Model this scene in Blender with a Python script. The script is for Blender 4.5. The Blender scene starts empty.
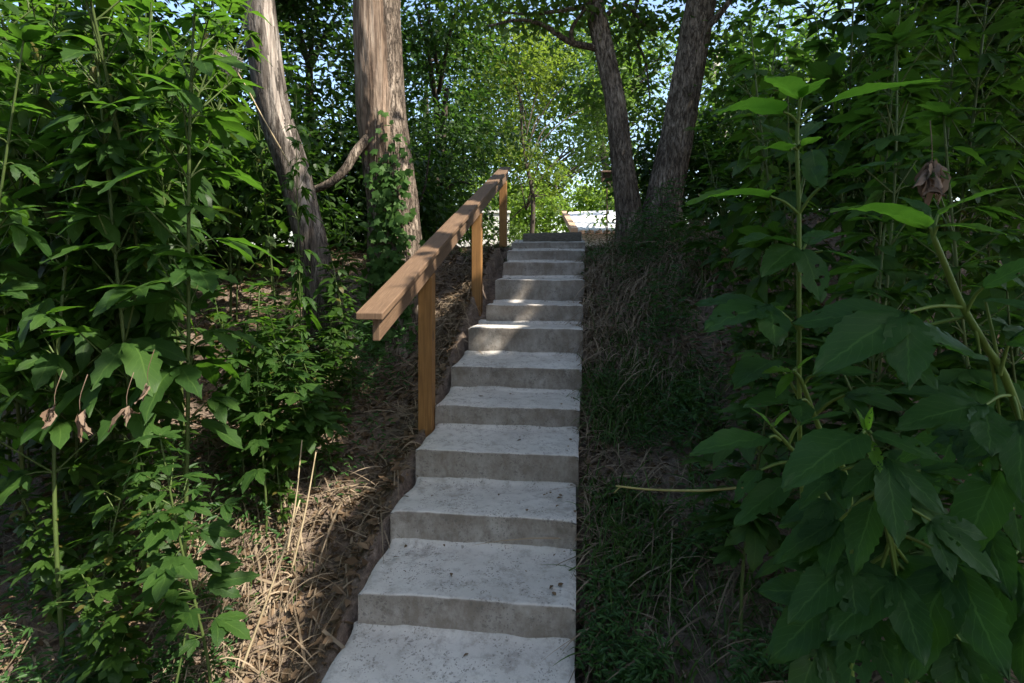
import bpy, math, random
import numpy as np
from mathutils import Vector

# ------------------------------------------------------------------ camera, light, exposure
SC = bpy.context.scene
COL = SC.collection
F, CX, HY, EYE = 560.0, 512.0, 255.0, 1.62          # focal length (px), principal column, horizon row, eye height
cam_d = bpy.data.cameras.new('camera')
cam = bpy.data.objects.new('camera', cam_d); COL.objects.link(cam)
cam.location = (0, 0, EYE); cam.rotation_euler = (math.radians(90), 0, 0)
cam_d.sensor_width = 36; cam_d.lens = F / 1024 * 36
cam_d.shift_y = -(341.5 - HY) / 1024
cam_d.clip_start = 0.05; cam_d.clip_end = 3000
SC.camera = cam

SUN = Vector((0.56, -0.30, 0.78)).normalized()       # towards the sun
SUN_EL = math.asin(SUN.z); SUN_AZ = math.atan2(SUN.x, SUN.y)
w = bpy.data.worlds.new('World'); SC.world = w; w.use_nodes = True
nt = w.node_tree
sky = nt.nodes.new('ShaderNodeTexSky'); sky.sky_type = 'NISHITA'; sky.sun_disc = False
sky.sun_elevation = SUN_EL; sky.sun_rotation = SUN_AZ
sky.air_density = 1.0; sky.dust_density = 1.6; sky.ozone_density = 1.0
bg = nt.nodes['Background']; bg.inputs['Strength'].default_value = 0.15
nt.links.new(sky.outputs[0], bg.inputs['Color'])
sl = bpy.data.lights.new('sun', 'SUN'); sl.energy = 4.3; sl.angle = math.radians(0.5); sl.color = (1.0, 0.93, 0.82)
so = bpy.data.objects.new('sun', sl); COL.objects.link(so)
so.rotation_euler = SUN.to_track_quat('Z', 'Y').to_euler(); so.location = (6, -4, 14)
vs = SC.view_settings
vs.view_transform = 'Standard'; vs.look = 'None'; vs.gamma = 1.0; vs.use_curve_mapping = False
vs.exposure = 1.44
cy = SC.cycles
cy.max_bounces = 7; cy.diffuse_bounces = 4; cy.glossy_bounces = 2; cy.transmission_bounces = 5
cy.transparent_max_bounces = 4; cy.use_denoising = True; cy.sample_clamp_indirect = 6
cy.caustics_reflective = False; cy.caustics_refractive = False

# ------------------------------------------------------------------ helpers
RNG = np.random.default_rng(7)
TH = math.radians(6.92); ST, CT = math.sin(TH), math.cos(TH)

def at(px, py, d):
    return np.array([(px - CX) / F * d, d, EYE - (py - HY) / F * d])
def SW(a, s, z=0.0):                                  # stair frame (across, along) to world
    return np.array([s * ST + a * CT, s * CT - a * ST, z])

def _h(ix, iy, iz, seed):
    v = np.sin(ix * 127.1 + iy * 311.7 + iz * 74.7 + seed * 17.31) * 43758.5453
    return v - np.floor(v)
def vnoise(x, y, z=0.0, seed=0):                      # value noise in -1..1
    x, y, z = np.broadcast_arrays(np.asarray(x, float), np.asarray(y, float), np.asarray(z, float))
    i, j, k = np.floor(x), np.floor(y), np.floor(z)
    u, v, t = x - i, y - j, z - k
    u, v, t = u*u*(3-2*u), v*v*(3-2*v), t*t*(3-2*t)
    r = 0
    for a in (0, 1):
        for b in (0, 1):
            for c in (0, 1):
                r = r + _h(i+a, j+b, k+c, seed) * (u if a else 1-u) * (v if b else 1-v) * (t if c else 1-t)
    return r * 2 - 1
def fbm(x, y, z=0.0, seed=0, o=3):
    r, a, f = 0, 0.5, 1.0
    for q in range(o):
        r = r + a * vnoise(np.asarray(x)*f, np.asarray(y)*f, np.asarray(z)*f, seed + q); a *= .5; f *= 2.03
    return r

class MB:                                             # gathers vertices and quads/tris of ONE mesh
    def __init__(s): s.v, s.q, s.t, s.uq, s.ut, s.mq, s.n = [], [], [], [], [], [], 0
    def add(s, v, quads=None, tris=None, uv=None, mi=None):
        v = np.asarray(v, float)
        if quads is not None and len(quads):
            quads = np.asarray(quads, int); s.q.append(quads + s.n)
            s.uq.append((uv[quads] if uv is not None else np.zeros((len(quads), 4, 2))).reshape(-1, 2))
            s.mq.append(np.zeros(len(quads), int) if mi is None else mi)
        if tris is not None and len(tris):
            tris = np.asarray(tris, int); s.t.append(tris + s.n)
            s.ut.append((uv[tris] if uv is not None else np.zeros((len(tris), 3, 2))).reshape(-1, 2))
        s.v.append(v); s.n += len(v)
    def mesh(s, name, mats, smooth=True):
        V = np.concatenate(s.v)
        Q = np.concatenate(s.q) if s.q else np.zeros((0, 4), int)
        T = np.concatenate(s.t) if s.t else np.zeros((0, 3), int)
        me = bpy.data.meshes.new(name)
        me.vertices.add(len(V)); me.vertices.foreach_set('co', V.astype(np.float32).ravel())
        nl = Q.size + T.size
        me.loops.add(nl); me.loops.foreach_set('vertex_index', np.concatenate([Q.ravel(), T.ravel()]).astype(np.int32))
        me.polygons.add(len(Q) + len(T))
        ls = np.concatenate([np.arange(len(Q)) * 4, Q.size + np.arange(len(T)) * 3]).astype(np.int32)
        me.polygons.foreach_set('loop_start', ls)
        uvs = np.concatenate(s.uq + s.ut) if (s.uq or s.ut) else np.zeros((0, 2))
        ul = me.uv_layers.new(name='UVMap'); ul.data.foreach_set('uv', uvs.astype(np.float32).ravel())
        for m in (mats if isinstance(mats, (list, tuple)) else [mats]): me.materials.append(m)
        mi = np.concatenate(s.mq + [np.zeros(len(T), int)]) if s.mq else np.zeros(len(T), int)
        me.polygons.foreach_set('material_index', mi.astype(np.int32))
        me.polygons.foreach_set('use_smooth', np.full(len(Q) + len(T), smooth))
        me.update(calc_edges=True); me.validate()
        return me
    def build(s, name, mats, parent=None, smooth=True):
        return link(name, s.mesh(name, mats, smooth), parent)

def link(name, me, parent=None):
    o = bpy.data.objects.new(name, me); COL.objects.link(o)
    if parent is not None:
        o.parent = parent
        if any(parent.location):                     # geometry is written in world space
            o.location = -parent.location
    return o
def tag(o, label=None, cat=None, group=None, kind=None):
    if label: o['label'] = label
    if cat: o['category'] = cat
    if group: o['group'] = group
    if kind: o['kind'] = kind
    return o
def empty(name, loc=(0, 0, 0), rz=0.0):
    o = bpy.data.objects.new(name, None); COL.objects.link(o)
    o.location = tuple(float(c) for c in loc); o.rotation_euler = (0, 0, rz); o.empty_display_size = .1
    return o
def copy_tree(o):
    c = o.copy(); COL.objects.link(c)
    for ch in list(o.children):
        d = ch.copy(); COL.objects.link(d); d.parent = c
    return c

def spline(P, n):                                    # Catmull-Rom through the points
    P = np.asarray(P, float)
    if len(P) == 2: return P[0] + (P[1]-P[0]) * np.linspace(0, 1, n)[:, None]
    Q = np.vstack([2*P[0]-P[1], P, 2*P[-1]-P[-2]])
    t = np.linspace(0, len(P)-1, n); i = np.minimum(t.astype(int), len(P)-2); f = (t-i)[:, None]
    a, b, c, d = Q[i], Q[i+1], Q[i+2], Q[i+3]
    return .5*((2*b)+(c-a)*f+(2*a-5*b+4*c-d)*f**2+(3*b-a-3*c+d)*f**3)
def unit(v): 
    v = np.asarray(v, float); return v / (np.linalg.norm(v, axis=-1, keepdims=True) + 1e-12)
def tube(mb, P, R, ns=6, n=None, cap=True, rad=None, mi=None):
    P = spline(P, n) if n else np.asarray(P, float)
    n = len(P); R = np.interp(np.linspace(0, 1, n), np.linspace(0, 1, len(np.atleast_1d(R))), np.atleast_1d(R)) if np.ndim(R) else np.full(n, R)
    T = unit(np.gradient(P, axis=0))
    ref = np.array([1., 0, 0]) if abs(T[:, 0]).mean() < .7 else np.array([0, 1., 0])
    A = unit(ref - T * (T @ ref)[:, None]); B = np.cross(T, A)
    an = np.linspace(0, 2*np.pi, ns, endpoint=False)
    r = R[:, None] * np.ones(ns)
    if rad is not None: r = r * rad(an[None, :], np.linspace(0, 1, n)[:, None], P)
    V = P[:, None] + r[..., None] * (A[:, None] * np.cos(an)[None, :, None] + B[:, None] * np.sin(an)[None, :, None])
    i = np.arange(n-1)[:, None]*ns; j = np.arange(ns)[None]
    q = np.stack([i+j, i+(j+1) % ns, i+ns+(j+1) % ns, i+ns+j], -1).reshape(-1, 4)
    uv = np.stack(np.broadcast_arrays((an/(2*np.pi))[None, :], np.linspace(0, 1, n)[:, None]), -1).reshape(-1, 2)
    V = V.reshape(-1, 3); t = None
    if cap:
        V = np.vstack([V, P[0], P[-1]]); uv = np.vstack([uv, [[0, 0], [0, 1]]])
        t = [[n*ns, (k+1) % ns, k] for k in range(ns)] + [[n*ns+1, (n-1)*ns+k, (n-1)*ns+(k+1) % ns] for k in range(ns)]
    m = mi(an[None, :] + np.pi/ns, np.linspace(0, 1, n-1)[:, None]).astype(int).reshape(-1) if mi is not None else None
    mb.add(V, q, t, uv, m)
def box8(mb, C):                                     # eight corners: bottom four counter-clockwise, then top four
    mb.add(C, [[3, 2, 1, 0], [4, 5, 6, 7], [0, 1, 5, 4], [1, 2, 6, 5], [2, 3, 7, 6], [3, 0, 4, 7]])
def bevel(o, wd=.004, seg=2):
    m = o.modifiers.new('bevel', 'BEVEL'); m.width = wd; m.segments = seg; m.limit_method = 'ANGLE'

# ------------------------------------------------------------------ materials
def mat(name):
    m = bpy.data.materials.new(name); m.use_nodes = True
    n = m.node_tree; b = n.nodes['Principled BSDF']
    return m, n, b, n.nodes['Material Output']
def nd(n, t, **k):
    x = n.nodes.new(t)
    for a, v in k.items():
        if a in x.inputs.keys() if isinstance(a, str) else False: x.inputs[a].default_value = v
        else: setattr(x, a, v)
    return x
def ramp(n, src, stops):
    r = n.nodes.new('ShaderNodeValToRGB'); n.links.new(src, r.inputs[0])
    e = r.color_ramp.elements
    while len(e) < len(stops): e.new(.5)
    for q, (p, c) in zip(e, stops): q.position = p; q.color = (*c, 1)
    return r.outputs[0]
def noise(n, vec, scale, detail=4, rough=.6, sc=None):
    x = n.nodes.new('ShaderNodeTexNoise'); x.inputs['Scale'].default_value = scale
    x.inputs['Detail'].default_value = detail; x.inputs['Roughness'].default_value = rough
    if sc:
        mp = n.nodes.new('ShaderNodeMapping'); mp.inputs['Scale'].default_value = sc
        n.links.new(vec, mp.inputs[0]); vec = mp.outputs[0]
    n.links.new(vec, x.inputs['Vector']); return x.outputs['Fac']
def mixc(n, f, a, b, bt='MIX'):
    m = n.nodes.new('ShaderNodeMix'); m.data_type = 'RGBA'; m.blend_type = bt
    for s, v in ((m.inputs[0], f), (m.inputs[6], a), (m.inputs[7], b)):
        if hasattr(v, 'links') or isinstance(v, bpy.types.NodeSocket): n.links.new(v, s)
        else: s.default_value = v if not isinstance(v, tuple) else (*v, 1)
    return m.outputs[2]
def math_(n, op, a, b=None, c=None):
    m = n.nodes.new('ShaderNodeMath'); m.operation = op
    for s, v in zip(m.inputs, (a, b, c)):
        if v is None: continue
        if isinstance(v, bpy.types.NodeSocket): n.links.new(v, s)
        else: s.default_value = v
    return m.outputs[0]
def bump(n, b, h, strength, dist):
    x = n.nodes.new('ShaderNodeBump'); x.inputs['Strength'].default_value = strength; x.inputs['Distance'].default_value = dist
    n.links.new(h, x.inputs['Height']); n.links.new(x.outputs[0], b.inputs['Normal'])

def leaf_mat(name, c1, c2, trans=(.10, .22, .02), tf=.38, rough=.42, veins=0.0, spec=.35, rare=None):
    m, n, b, out = mat(name)
    g = n.nodes.new('ShaderNodeNewGeometry')
    col = ramp(n, g.outputs['Random Per Island'], [(0, c1), (1, c2)] if rare is None else [(0, c1), (.93, c2), (.96, rare)])
    tc = n.nodes.new('ShaderNodeTexCoord')
    blot = noise(n, tc.outputs['Object'], 9, 3)
    col = mixc(n, math_(n, 'MULTIPLY', blot, .5), col, tuple(x*.55 for x in c1))
    if veins:
        uv = n.nodes.new('ShaderNodeSeparateXYZ'); n.links.new(tc.outputs['UV'], uv.inputs[0])
        au = math_(n, 'ABSOLUTE', math_(n, 'SUBTRACT', uv.outputs[0], .5))
        mid = math_(n, 'LESS_THAN', au, .022)
        ph = math_(n, 'FRACT', math_(n, 'MULTIPLY', math_(n, 'SUBTRACT', uv.outputs[1], math_(n, 'MULTIPLY', au, .55)), 9.0))
        sv = math_(n, 'LESS_THAN', math_(n, 'ABSOLUTE', math_(n, 'SUBTRACT', ph, .5)), .045)
        ve = math_(n, 'MAXIMUM', mid, math_(n, 'MULTIPLY', sv, .6))
        col = mixc(n, math_(n, 'MULTIPLY', ve, veins), col, (c2[0]*1.9+.02, c2[1]*1.7+.02, c2[2]*1.6+.01))
        hh = math_(n, 'ADD', math_(n, 'MULTIPLY', ve, -.6), math_(n, 'MULTIPLY', noise(n, tc.outputs['UV'], 22, 2), .5))
        bump(n, b, hh, .35, .004)
    n.links.new(col, b.inputs['Base Color']); b.inputs['Roughness'].default_value = rough
    b.inputs['Specular IOR Level'].default_value = spec
    t = n.nodes.new('ShaderNodeBsdfTranslucent')
    tcol = mixc(n, .35, trans, col); n.links.new(tcol, t.inputs['Color'])
    mx = n.nodes.new('ShaderNodeMixShader'); mx.inputs[0].default_value = tf
    n.links.new(b.outputs[0], mx.inputs[1]); n.links.new(t.outputs[0], mx.inputs[2]); n.links.new(mx.outputs[0], out.inputs[0])
    return m
def plain(name, c1, c2, scale=8, rough=.8, sc=None, bs=.3, bd=.01, detail=5):
    m, n, b, out = mat(name)
    tc = n.nodes.new('ShaderNodeTexCoord')
    f = noise(n, tc.outputs['Object'], scale, detail, .62, sc)
    n.links.new(ramp(n, f, [(.3, c1), (.7, c2)]), b.inputs['Base Color'])
    b.inputs['Roughness'].default_value = rough; b.inputs['Specular IOR Level'].default_value = .25
    if bs: bump(n, b, f, bs, bd)
    return m

def concrete_mat():
    m, n, b, out = mat('broomed_concrete')
    tc = n.nodes.new('ShaderNodeTexCoord'); P = tc.outputs['Object']
    big = noise(n, P, 3.2, 5, .6); mid = noise(n, P, 17, 6, .75); fine = noise(n, P, 130, 3, .7)
    c = ramp(n, big, [(.3, (.46, .425, .375)), (.5, (.57, .53, .47)), (.7, (.65, .61, .545))])
    c = mixc(n, ramp(n, mid, [(.49, (0, 0, 0)), (.66, (.85,)*3)]), c, (.34, .305, .26))
    st = noise(n, P, 5.5, 6, .75)
    c = mixc(n, ramp(n, st, [(.56, (0, 0, 0)), (.66, (.6,)*3)]), c, (.26, .225, .19))
    c = mixc(n, math_(n, 'MULTIPLY', fine, .35), c, (.36, .35, .34))
    # upright faces carry a browner film than level ones
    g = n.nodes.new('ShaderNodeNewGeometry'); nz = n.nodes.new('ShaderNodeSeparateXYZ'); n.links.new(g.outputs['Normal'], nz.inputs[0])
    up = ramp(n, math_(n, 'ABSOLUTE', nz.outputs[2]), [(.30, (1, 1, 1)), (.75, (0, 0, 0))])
    tint = ramp(n, noise(n, P, 6, 6, .75, (1, 1, .6)), [(.32, (.40,)*3), (.60, (.97,)*3)])
    c = mixc(n, math_(n, 'MULTIPLY', up, tint), c, (.215, .180, .143))
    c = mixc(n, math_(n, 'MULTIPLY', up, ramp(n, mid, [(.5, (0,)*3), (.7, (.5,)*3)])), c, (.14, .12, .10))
    pit = None
    for sc_, th_, dn_ in ((48, .26, .54), (95, .30, .50)):
        vo = n.nodes.new('ShaderNodeTexVoronoi'); vo.inputs['Scale'].default_value = sc_
        wv = n.nodes.new('ShaderNodeTexNoise'); wv.inputs['Scale'].default_value = 40; n.links.new(P, wv.inputs['Vector'])
        n.links.new(mixc(n, .03, P, wv.outputs['Color']), vo.inputs['Vector'])
        sp = n.nodes.new('ShaderNodeSeparateColor'); n.links.new(vo.outputs['Color'], sp.inputs[0])
        q = math_(n, 'MULTIPLY', math_(n, 'LESS_THAN', vo.outputs['Distance'], math_(n, 'MULTIPLY', sp.outputs[0], th_*1.5)), math_(n, 'GREATER_THAN', noise(n, P, 9, 4, .7), dn_))
        pit = q if pit is None else math_(n, 'MAXIMUM', pit, q)
    c = mixc(n, math_(n, 'MULTIPLY', pit, .6), c, (.15, .135, .12))
    n.links.new(c, b.inputs['Base Color']); b.inputs['Roughness'].default_value = .88; b.inputs['Specular IOR Level'].default_value = .25
    h = math_(n, 'ADD', math_(n, 'MULTIPLY', mid, .8), math_(n, 'SUBTRACT', math_(n, 'MULTIPLY', fine, .5), math_(n, 'MULTIPLY', pit, .9)))
    bump(n, b, h, .6, .008)
    return m
def wood_mat(name, c1, c2, c3, along):
    m, n, b, out = mat(name)
    tc = n.nodes.new('ShaderNodeTexCoord'); P = tc.outputs['UV'] if along == 'uv' else tc.outputs['Object']
    sc = (1, 1, 1)
    g = noise(n, P, 6, 6, .7, (28, 1.2, 1) if along == 'uv' else (16, 16, .7))
    l = noise(n, P, 3, 3, .6, (4, 2, 1) if along == 'uv' else (3, 3, 1.2))
    c = ramp(n, g, [(.28, c1), (.5, c2), (.72, c3)])
    c = mixc(n, math_(n, 'MULTIPLY', l, .55), c, c1)
    kn = n.nodes.new('ShaderNodeTexVoronoi'); kn.inputs['Scale'].default_value = 1.0
    mp = n.nodes.new('ShaderNodeMapping'); mp.inputs['Scale'].default_value = (6, 2.4, 1) if along == 'uv' else (7, 7, 3); n.links.new(P, mp.inputs[0]); n.links.new(mp.outputs[0], kn.inputs['Vector'])
    k = ramp(n, kn.outputs['Distance'], [(.06, (1, 1, 1)), (.13, (0, 0, 0))])
    c = mixc(n, math_(n, 'MULTIPLY', k, .7), c, tuple(x*.35 for x in c1))
    n.links.new(c, b.inputs['Base Color']); b.inputs['Roughness'].default_value = .72
    bump(n, b, g, .35, .004)
    return m
def bark_mat(name, c1, c2, c3, sc, bd=.02, crack=.5, blot=.6):
    m, n, b, out = mat(name)
    tc = n.nodes.new('ShaderNodeTexCoord'); P = tc.outputs['Object']
    g = noise(n, P, 1, 7, .72, sc); l = noise(n, P, 2.2, 4, .6, (2, 2, .7)); f = noise(n, P, 70, 3, .7)
    k = noise(n, P, 1, 5, .6, (sc[0]*.8, sc[1]*.8, sc[2]*.55))
    ck = ramp(n, math_(n, 'ABSOLUTE', math_(n, 'SUBTRACT', k, .5)), [(.0, (1,)*3), (.05, (0,)*3)])
    c = ramp(n, g, [(.34, c1), (.5, c2), (.64, c3)])
    c = mixc(n, math_(n, 'MULTIPLY', ramp(n, l, [(.42, (0,)*3), (.58, (1,)*3)]), blot), c, tuple(x*.7 for x in c1))
    c = mixc(n, math_(n, 'MULTIPLY', ck, crack), c, tuple(x*.3 for x in c1))
    n.links.new(c, b.inputs['Base Color']); b.inputs['Roughness'].default_value = .9; b.inputs['Specular IOR Level'].default_value = .15
    h = math_(n, 'SUBTRACT', math_(n, 'ADD', g, math_(n, 'MULTIPLY', f, .25)), math_(n, 'MULTIPLY', ck, .35))
    bump(n, b, h, .9, bd)
    return m

M = {}
M['concrete'] = concrete_mat()
M['rail_wood'] = wood_mat('weathered_rail_wood', (.075, .042, .023), (.155, .092, .050), (.24, .152, .086), 'uv')
M['post_wood'] = wood_mat('treated_post_wood', (.15, .068, .018), (.28, .135, .036), (.37, .195, .06), 'obj')
M['bark_dark'] = bark_mat('ridged_bark', (.085, .063, .046), (.26, .205, .157), (.46, .375, .295), (30, 30, 10), .03, .75)
M['bark_grey'] = bark_mat('grey_bark', (.055, .043, .035), (.17, .145, .122), (.30, .27, .24), (20, 20, 2.6), .015, .7)
M['bark_peeled'] = bark_mat('peeled_pale_wood', (.16, .13, .108), (.33, .28, .235), (.47, .42, .365), (16, 16, 1.6), .01, .5)
M['bark_bare'] = bark_mat('bare_wood', (.125, .083, .056), (.31, .22, .155), (.50, .39, .29), (22, 22, 1.6), .012, .55)
M['bark_bg'] = plain('distant_bark', (.04, .032, .025), (.10, .080, .062), 8, .9, (6, 6, 1.2))
M['bark_pale'] = plain('pale_bark', (.22, .18, .15), (.62, .58, .53), 5, .9, (3, 3, 1.4))
M['soil'] = None
M['ragweed'] = leaf_mat('broad_leaf', (.020, .055, .012), (.052, .112, .020), (.13, .32, .02), .42, .5, veins=.35, spec=.22)
M['ragweed_far'] = leaf_mat('broad_leaf_thicket', (.020, .054, .010), (.060, .122, .019), (.15, .34, .02), .46, .45, veins=.15, spec=.3, rare=(.15, .12, .03))
M['near_leaf'] = leaf_mat('near_broad_leaf', (.016, .052, .011), (.036, .094, .018), (.085, .26, .018), .34, .48, veins=.5, spec=.2)
M['young_leaf'] = leaf_mat('young_bright_leaf', (.055, .15, .016), (.08, .19, .022), (.22, .50, .03), .6, .45, veins=.35, spec=.25)
M['crown'] = leaf_mat('crown_leaf', (.024, .056, .011), (.055, .110, .019), (.10, .24, .02), .38, .5, spec=.3)
M['crown_dark'] = leaf_mat('dark_crown_leaf', (.018, .045, .009), (.048, .095, .016), (.08, .20, .015), .36, .5, spec=.3)
M['crown_yellow'] = leaf_mat('yellow_green_leaf', (.075, .145, .022), (.14, .215, .038), (.36, .56, .06), .55, .5, spec=.3)
M['crown_olive'] = leaf_mat('olive_crown_leaf', (.05, .095, .018), (.115, .17, .03), (.27, .38, .03), .52, .5, spec=.3)
M['crown_light'] = leaf_mat('light_crown_leaf', (.06, .12, .024), (.13, .20, .038), (.20, .36, .03), .46, .5, spec=.3)
M['ivy'] = leaf_mat('vine_leaf', (.035, .085, .018), (.07, .14, .03), (.12, .28, .03), .36, .55, spec=.14)
M['stem'] = plain('green_stem', (.045, .075, .018), (.085, .115, .032), 14, .55, (1, 1, .3), .1)
M['near_stem'] = plain('fresh_green_stem', (.055, .10, .015), (.10, .15, .025), 14, .6, (1, 1, .3), .1)
M['stem_dry'] = plain('dry_stalk', (.28, .21, .12), (.46, .37, .23), 14, .8, (1, 1, .3), .15)
M['straw'] = leaf_mat('dry_straw', (.15, .112, .074), (.40, .31, .21), (.28, .21, .13), .15, .7, spec=.15)
M['grass'] = leaf_mat('green_grass', (.035, .085, .016), (.085, .15, .03), (.10, .22, .03), .3, .5, spec=.3)
M['litter'] = leaf_mat('fallen_leaf_litter', (.09, .055, .030), (.26, .18, .11), (.2, .13, .06), .15, .8, spec=.15)
M['withered'] = leaf_mat('withered_leaf', (.15, .095, .06), (.30, .22, .16), (.25, .16, .10), .25, .8, spec=.15)
M['pale_dead'] = leaf_mat('bleached_leaf', (.30, .29, .20), (.42, .40, .28), (.35, .33, .2), .25, .7, veins=.4, spec=.15)
M['weeds'] = leaf_mat('low_weed_leaf', (.028, .075, .020), (.060, .135, .030), (.10, .27, .03), .36, .5, spec=.3)

def soil_mat():
    m, n, b, out = mat('bank_soil')
    tc = n.nodes.new('ShaderNodeTexCoord'); P = tc.outputs['Object']
    a, f, g = noise(n, P, 1.7, 5), noise(n, P, 24, 5, .7), noise(n, P, 7, 6, .7)
    c = ramp(n, f, [(.3, (.075, .056, .043)), (.55, (.18, .135, .104)), (.75, (.33, .26, .205))])
    c = mixc(n, ramp(n, a, [(.4, (0,)*3), (.7, (.7,)*3)]), c, (.17, .125, .09))
    n.links.new(c, b.inputs['Base Color']); b.inputs['Roughness'].default_value = .95; b.inputs['Specular IOR Level'].default_value = .1
    bump(n, b, math_(n, 'ADD', f, g), .9, .03)
    return m
M['soil'] = soil_mat()

# ------------------------------------------------------------------ the stairs' measured profile
T = .411
S0 = 2.2266
# k: nose left px, nose right px, base left y, base right y (rows of the photograph)
NOSE = {2: (357, 591.4, 575.4, 608), 3: (391, 508.4, 576, 522), 4: (416, 449, 578.5, 456), 5: (435.5, 405.4, 580, 408.6),
        6: (452, 367, 581.5, 367.5), 7: (468, 328.2, 583, 327.6), 8: (486, 305, 583, 304.6), 9: (496, 280.2, 584, 279),
        10: (502.5, 262.4, 584.6, 261.4), 11: (507, 250.8, 585, 249.6), 12: (511, 242.6, 585, 241.4)}
BASE = {2: 633, 3: 544, 4: 480, 5: 429, 6: 391, 7: 355, 8: 323.5, 9: 302.5, 10: 277.8, 11: 262.0, 12: 250.4}
steps = []
def solve_a(px, s):                                  # a with projection px at along-distance s
    q = (px - CX) / F
    return (q * s * CT - s * ST) / (CT + q * ST)
for k in range(2, 13):
    s = S0 + (k-2) * T
    lx, ly, rx, ry = NOSE[k]
    aL, aR = solve_a(lx, s), solve_a(rx, s)
    yl, yr = s*CT - aL*ST, s*CT - aR*ST
    z = .5 * ((EYE - (ly-HY)/F*yl) + (EYE - (ry-HY)/F*yr))
    zb = EYE - (BASE[k] + (4 if k < 5 else 0) - HY)/F * (.5*(yl+yr))
    steps.append([s, aL, aR, z, zb])
steps.insert(0, [S0 - T, steps[0][1] - .02, steps[0][2], steps[0][4] - .03, steps[0][4] - .20])
PS = np.array([-30, .6, 1.4] + [q[0] + .1 for q in steps] + [S0 + 11*T, 9, 400])
PZ = np.array([-.55, -.10, -.02] + [q[3] - .02 for q in steps] + [1.78, 1.78, 1.85])
def prof(s): return np.interp(s, PS, PZ)
def ground(x, y):
    x, y = np.asarray(x, float), np.asarray(y, float)
    a, s = x*CT - y*ST, x*ST + y*CT
    p = prof(s); sm = lambda t: np.clip(t, 0, 1)**2 * (3 - 2*np.clip(t, 0, 1))
    dl = -(a + .93); dr = a + .0
    amp = np.clip(np.maximum(dl, dr) / .25, 0, 1)
    up = np.clip((7.2 - s) / 1.2, 0, 1)              # the bank flattens out past the head of the stairs
    left = p - .06 - up*(.20 * sm(dl/.30) - .10 * sm((dl-.5)/1.2) + .2*sm((dl-2)/4))
    right = p - .10 + up*(.34 * sm(dr/1.1) + .25 * sm((dr-.9)/2.5))
    z = np.where(dl > 0, left, np.where(dr > 0, right, p - .25))
    z = z - .34*np.exp(-((x + 1.12)**2 + ((y - 4.75)/1.2)**2)/.20)
    z = z + amp * (.085 * fbm(x*2.1, y*2.1, 0, 3) + .03 * fbm(x*9, y*9, 0, 5)) * np.clip(1.4 - np.hypot(x, y)/60, 0.2, 1)
    return z

# ------------------------------------------------------------------ ground sheet
def axis(lo, hi, st, far):
    a = list(np.arange(lo, hi + st/2, st)); g = st
    while a[-1] < far: g *= 1.25; a.append(a[-1] + g)
    g = st
    while a[0] > -far: g *= 1.25; a.insert(0, a[0] - g)
    return np.array(a)
gx, gy = axis(-4, 4, .05, 500), axis(.2, 9, .05, 600)
GX, GY = np.meshgrid(gx, gy); nx, ny = len(gx), len(gy)
mb = MB(); i = np.arange(ny-1)[:, None]*nx; j = np.arange(nx-1)[None]
mb.add(np.stack([GX, GY, ground(GX, GY)], -1).reshape(-1, 3), np.stack([i+j, i+j+1, i+nx+j+1, i+nx+j], -1).reshape(-1, 4))
tag(mb.build('ground', M['soil']), kind='structure')

# ------------------------------------------------------------------ concrete staircase
root = empty('concrete_staircase', SW(-.46, S0 - T, steps[0][4]))
tag(root, 'pale pitted concrete staircase climbing between overgrown banks', 'staircase')
root_l = Vector(root.location)
for q, (s, aL, aR, z, zb) in enumerate(steps):
    s1 = steps[q+1][0] if q+1 < len(steps) else s + T
    zt = steps[q+1][4] if q+1 < len(steps) else z + .012     # tread level at its back
    zlow = zb - .12
    r = .010
    pr = [(s + .012, zlow), (s + .010, zb + .0), (s + .006, zb + .03)]
    h = z - r - (zb + .03)
    pr += [(s + .006 - .006*t + .004*math.sin(3*t), zb + .03 + h*t) for t in np.linspace(.15, 1, 6)]
    pr += [(s + r - r*math.cos(u), z - r + r*math.sin(u)) for u in np.linspace(.3, math.pi/2, 5)]
    depth = s1 - s
    for t in np.linspace(.1, 1, 8):                          # tread, with the trowelled cove against the next riser
        pr.append((s + r + (depth - r - .045)*t, z + (zt - z)*t))
    for t in np.linspace(.2, 1, 6):
        pr.append((s1 - .045 + .055*(1 - (1-t)**1.15), zt + .026*t**2.1))
    pr = np.array(pr); npr = len(pr); N = 44
    mb = MB(); U = np.linspace(0, 1, N)
    V = np.zeros((N, npr, 3))
    for c, u in enumerate(U):
        for p_, (ss, zz) in enumerate(pr):
            e = .012 * fbm(ss*6, zz*6, q*3.1, 11) 
            wob_l, wob_r = aL + .02*fbm(ss*5, zz*3, q, 21) + e, aR + .008*fbm(ss*5, zz*3, q, 31)
            a = wob_l + (wob_r - wob_l)*u
            dz = .007*fbm(a*5, ss*5, q, 41) + .003*fbm(a*19, ss*19, q, 42)
            ds = .010*fbm(a*5, zz*9, q, 51) + .003*fbm(a*22, zz*22, q, 52)
            if p_ == 0: dz = ds = 0
            edge = min(u, 1-u)*abs(aR-aL)
            rd = .012*max(0, 1 - edge/.014)**2 if p_ > 8 else 0
            V[c, p_] = SW(a, ss + ds, zz + dz - rd)
    ii = np.arange(N-1)[:, None]*npr; jj = np.arange(npr-1)[None]
    mb.add(V.reshape(-1, 3), np.stack([ii+jj, ii+npr+jj, ii+npr+jj+1, ii+jj+1], -1).reshape(-1, 4))
    for c, fl in ((0, 1), (N-1, 0)):                         # side faces
        ring = V[c]; low = ring.copy(); low[:, 2] = zlow
        vv = np.vstack([ring, low]); a_ = np.arange(npr-1)
        qd = np.stack([a_, a_+1, a_+npr+1, a_+npr], -1)
        mb.add(vv, qd if fl else qd[:, ::-1])
    mb.build('step', M['concrete'], root)

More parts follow.
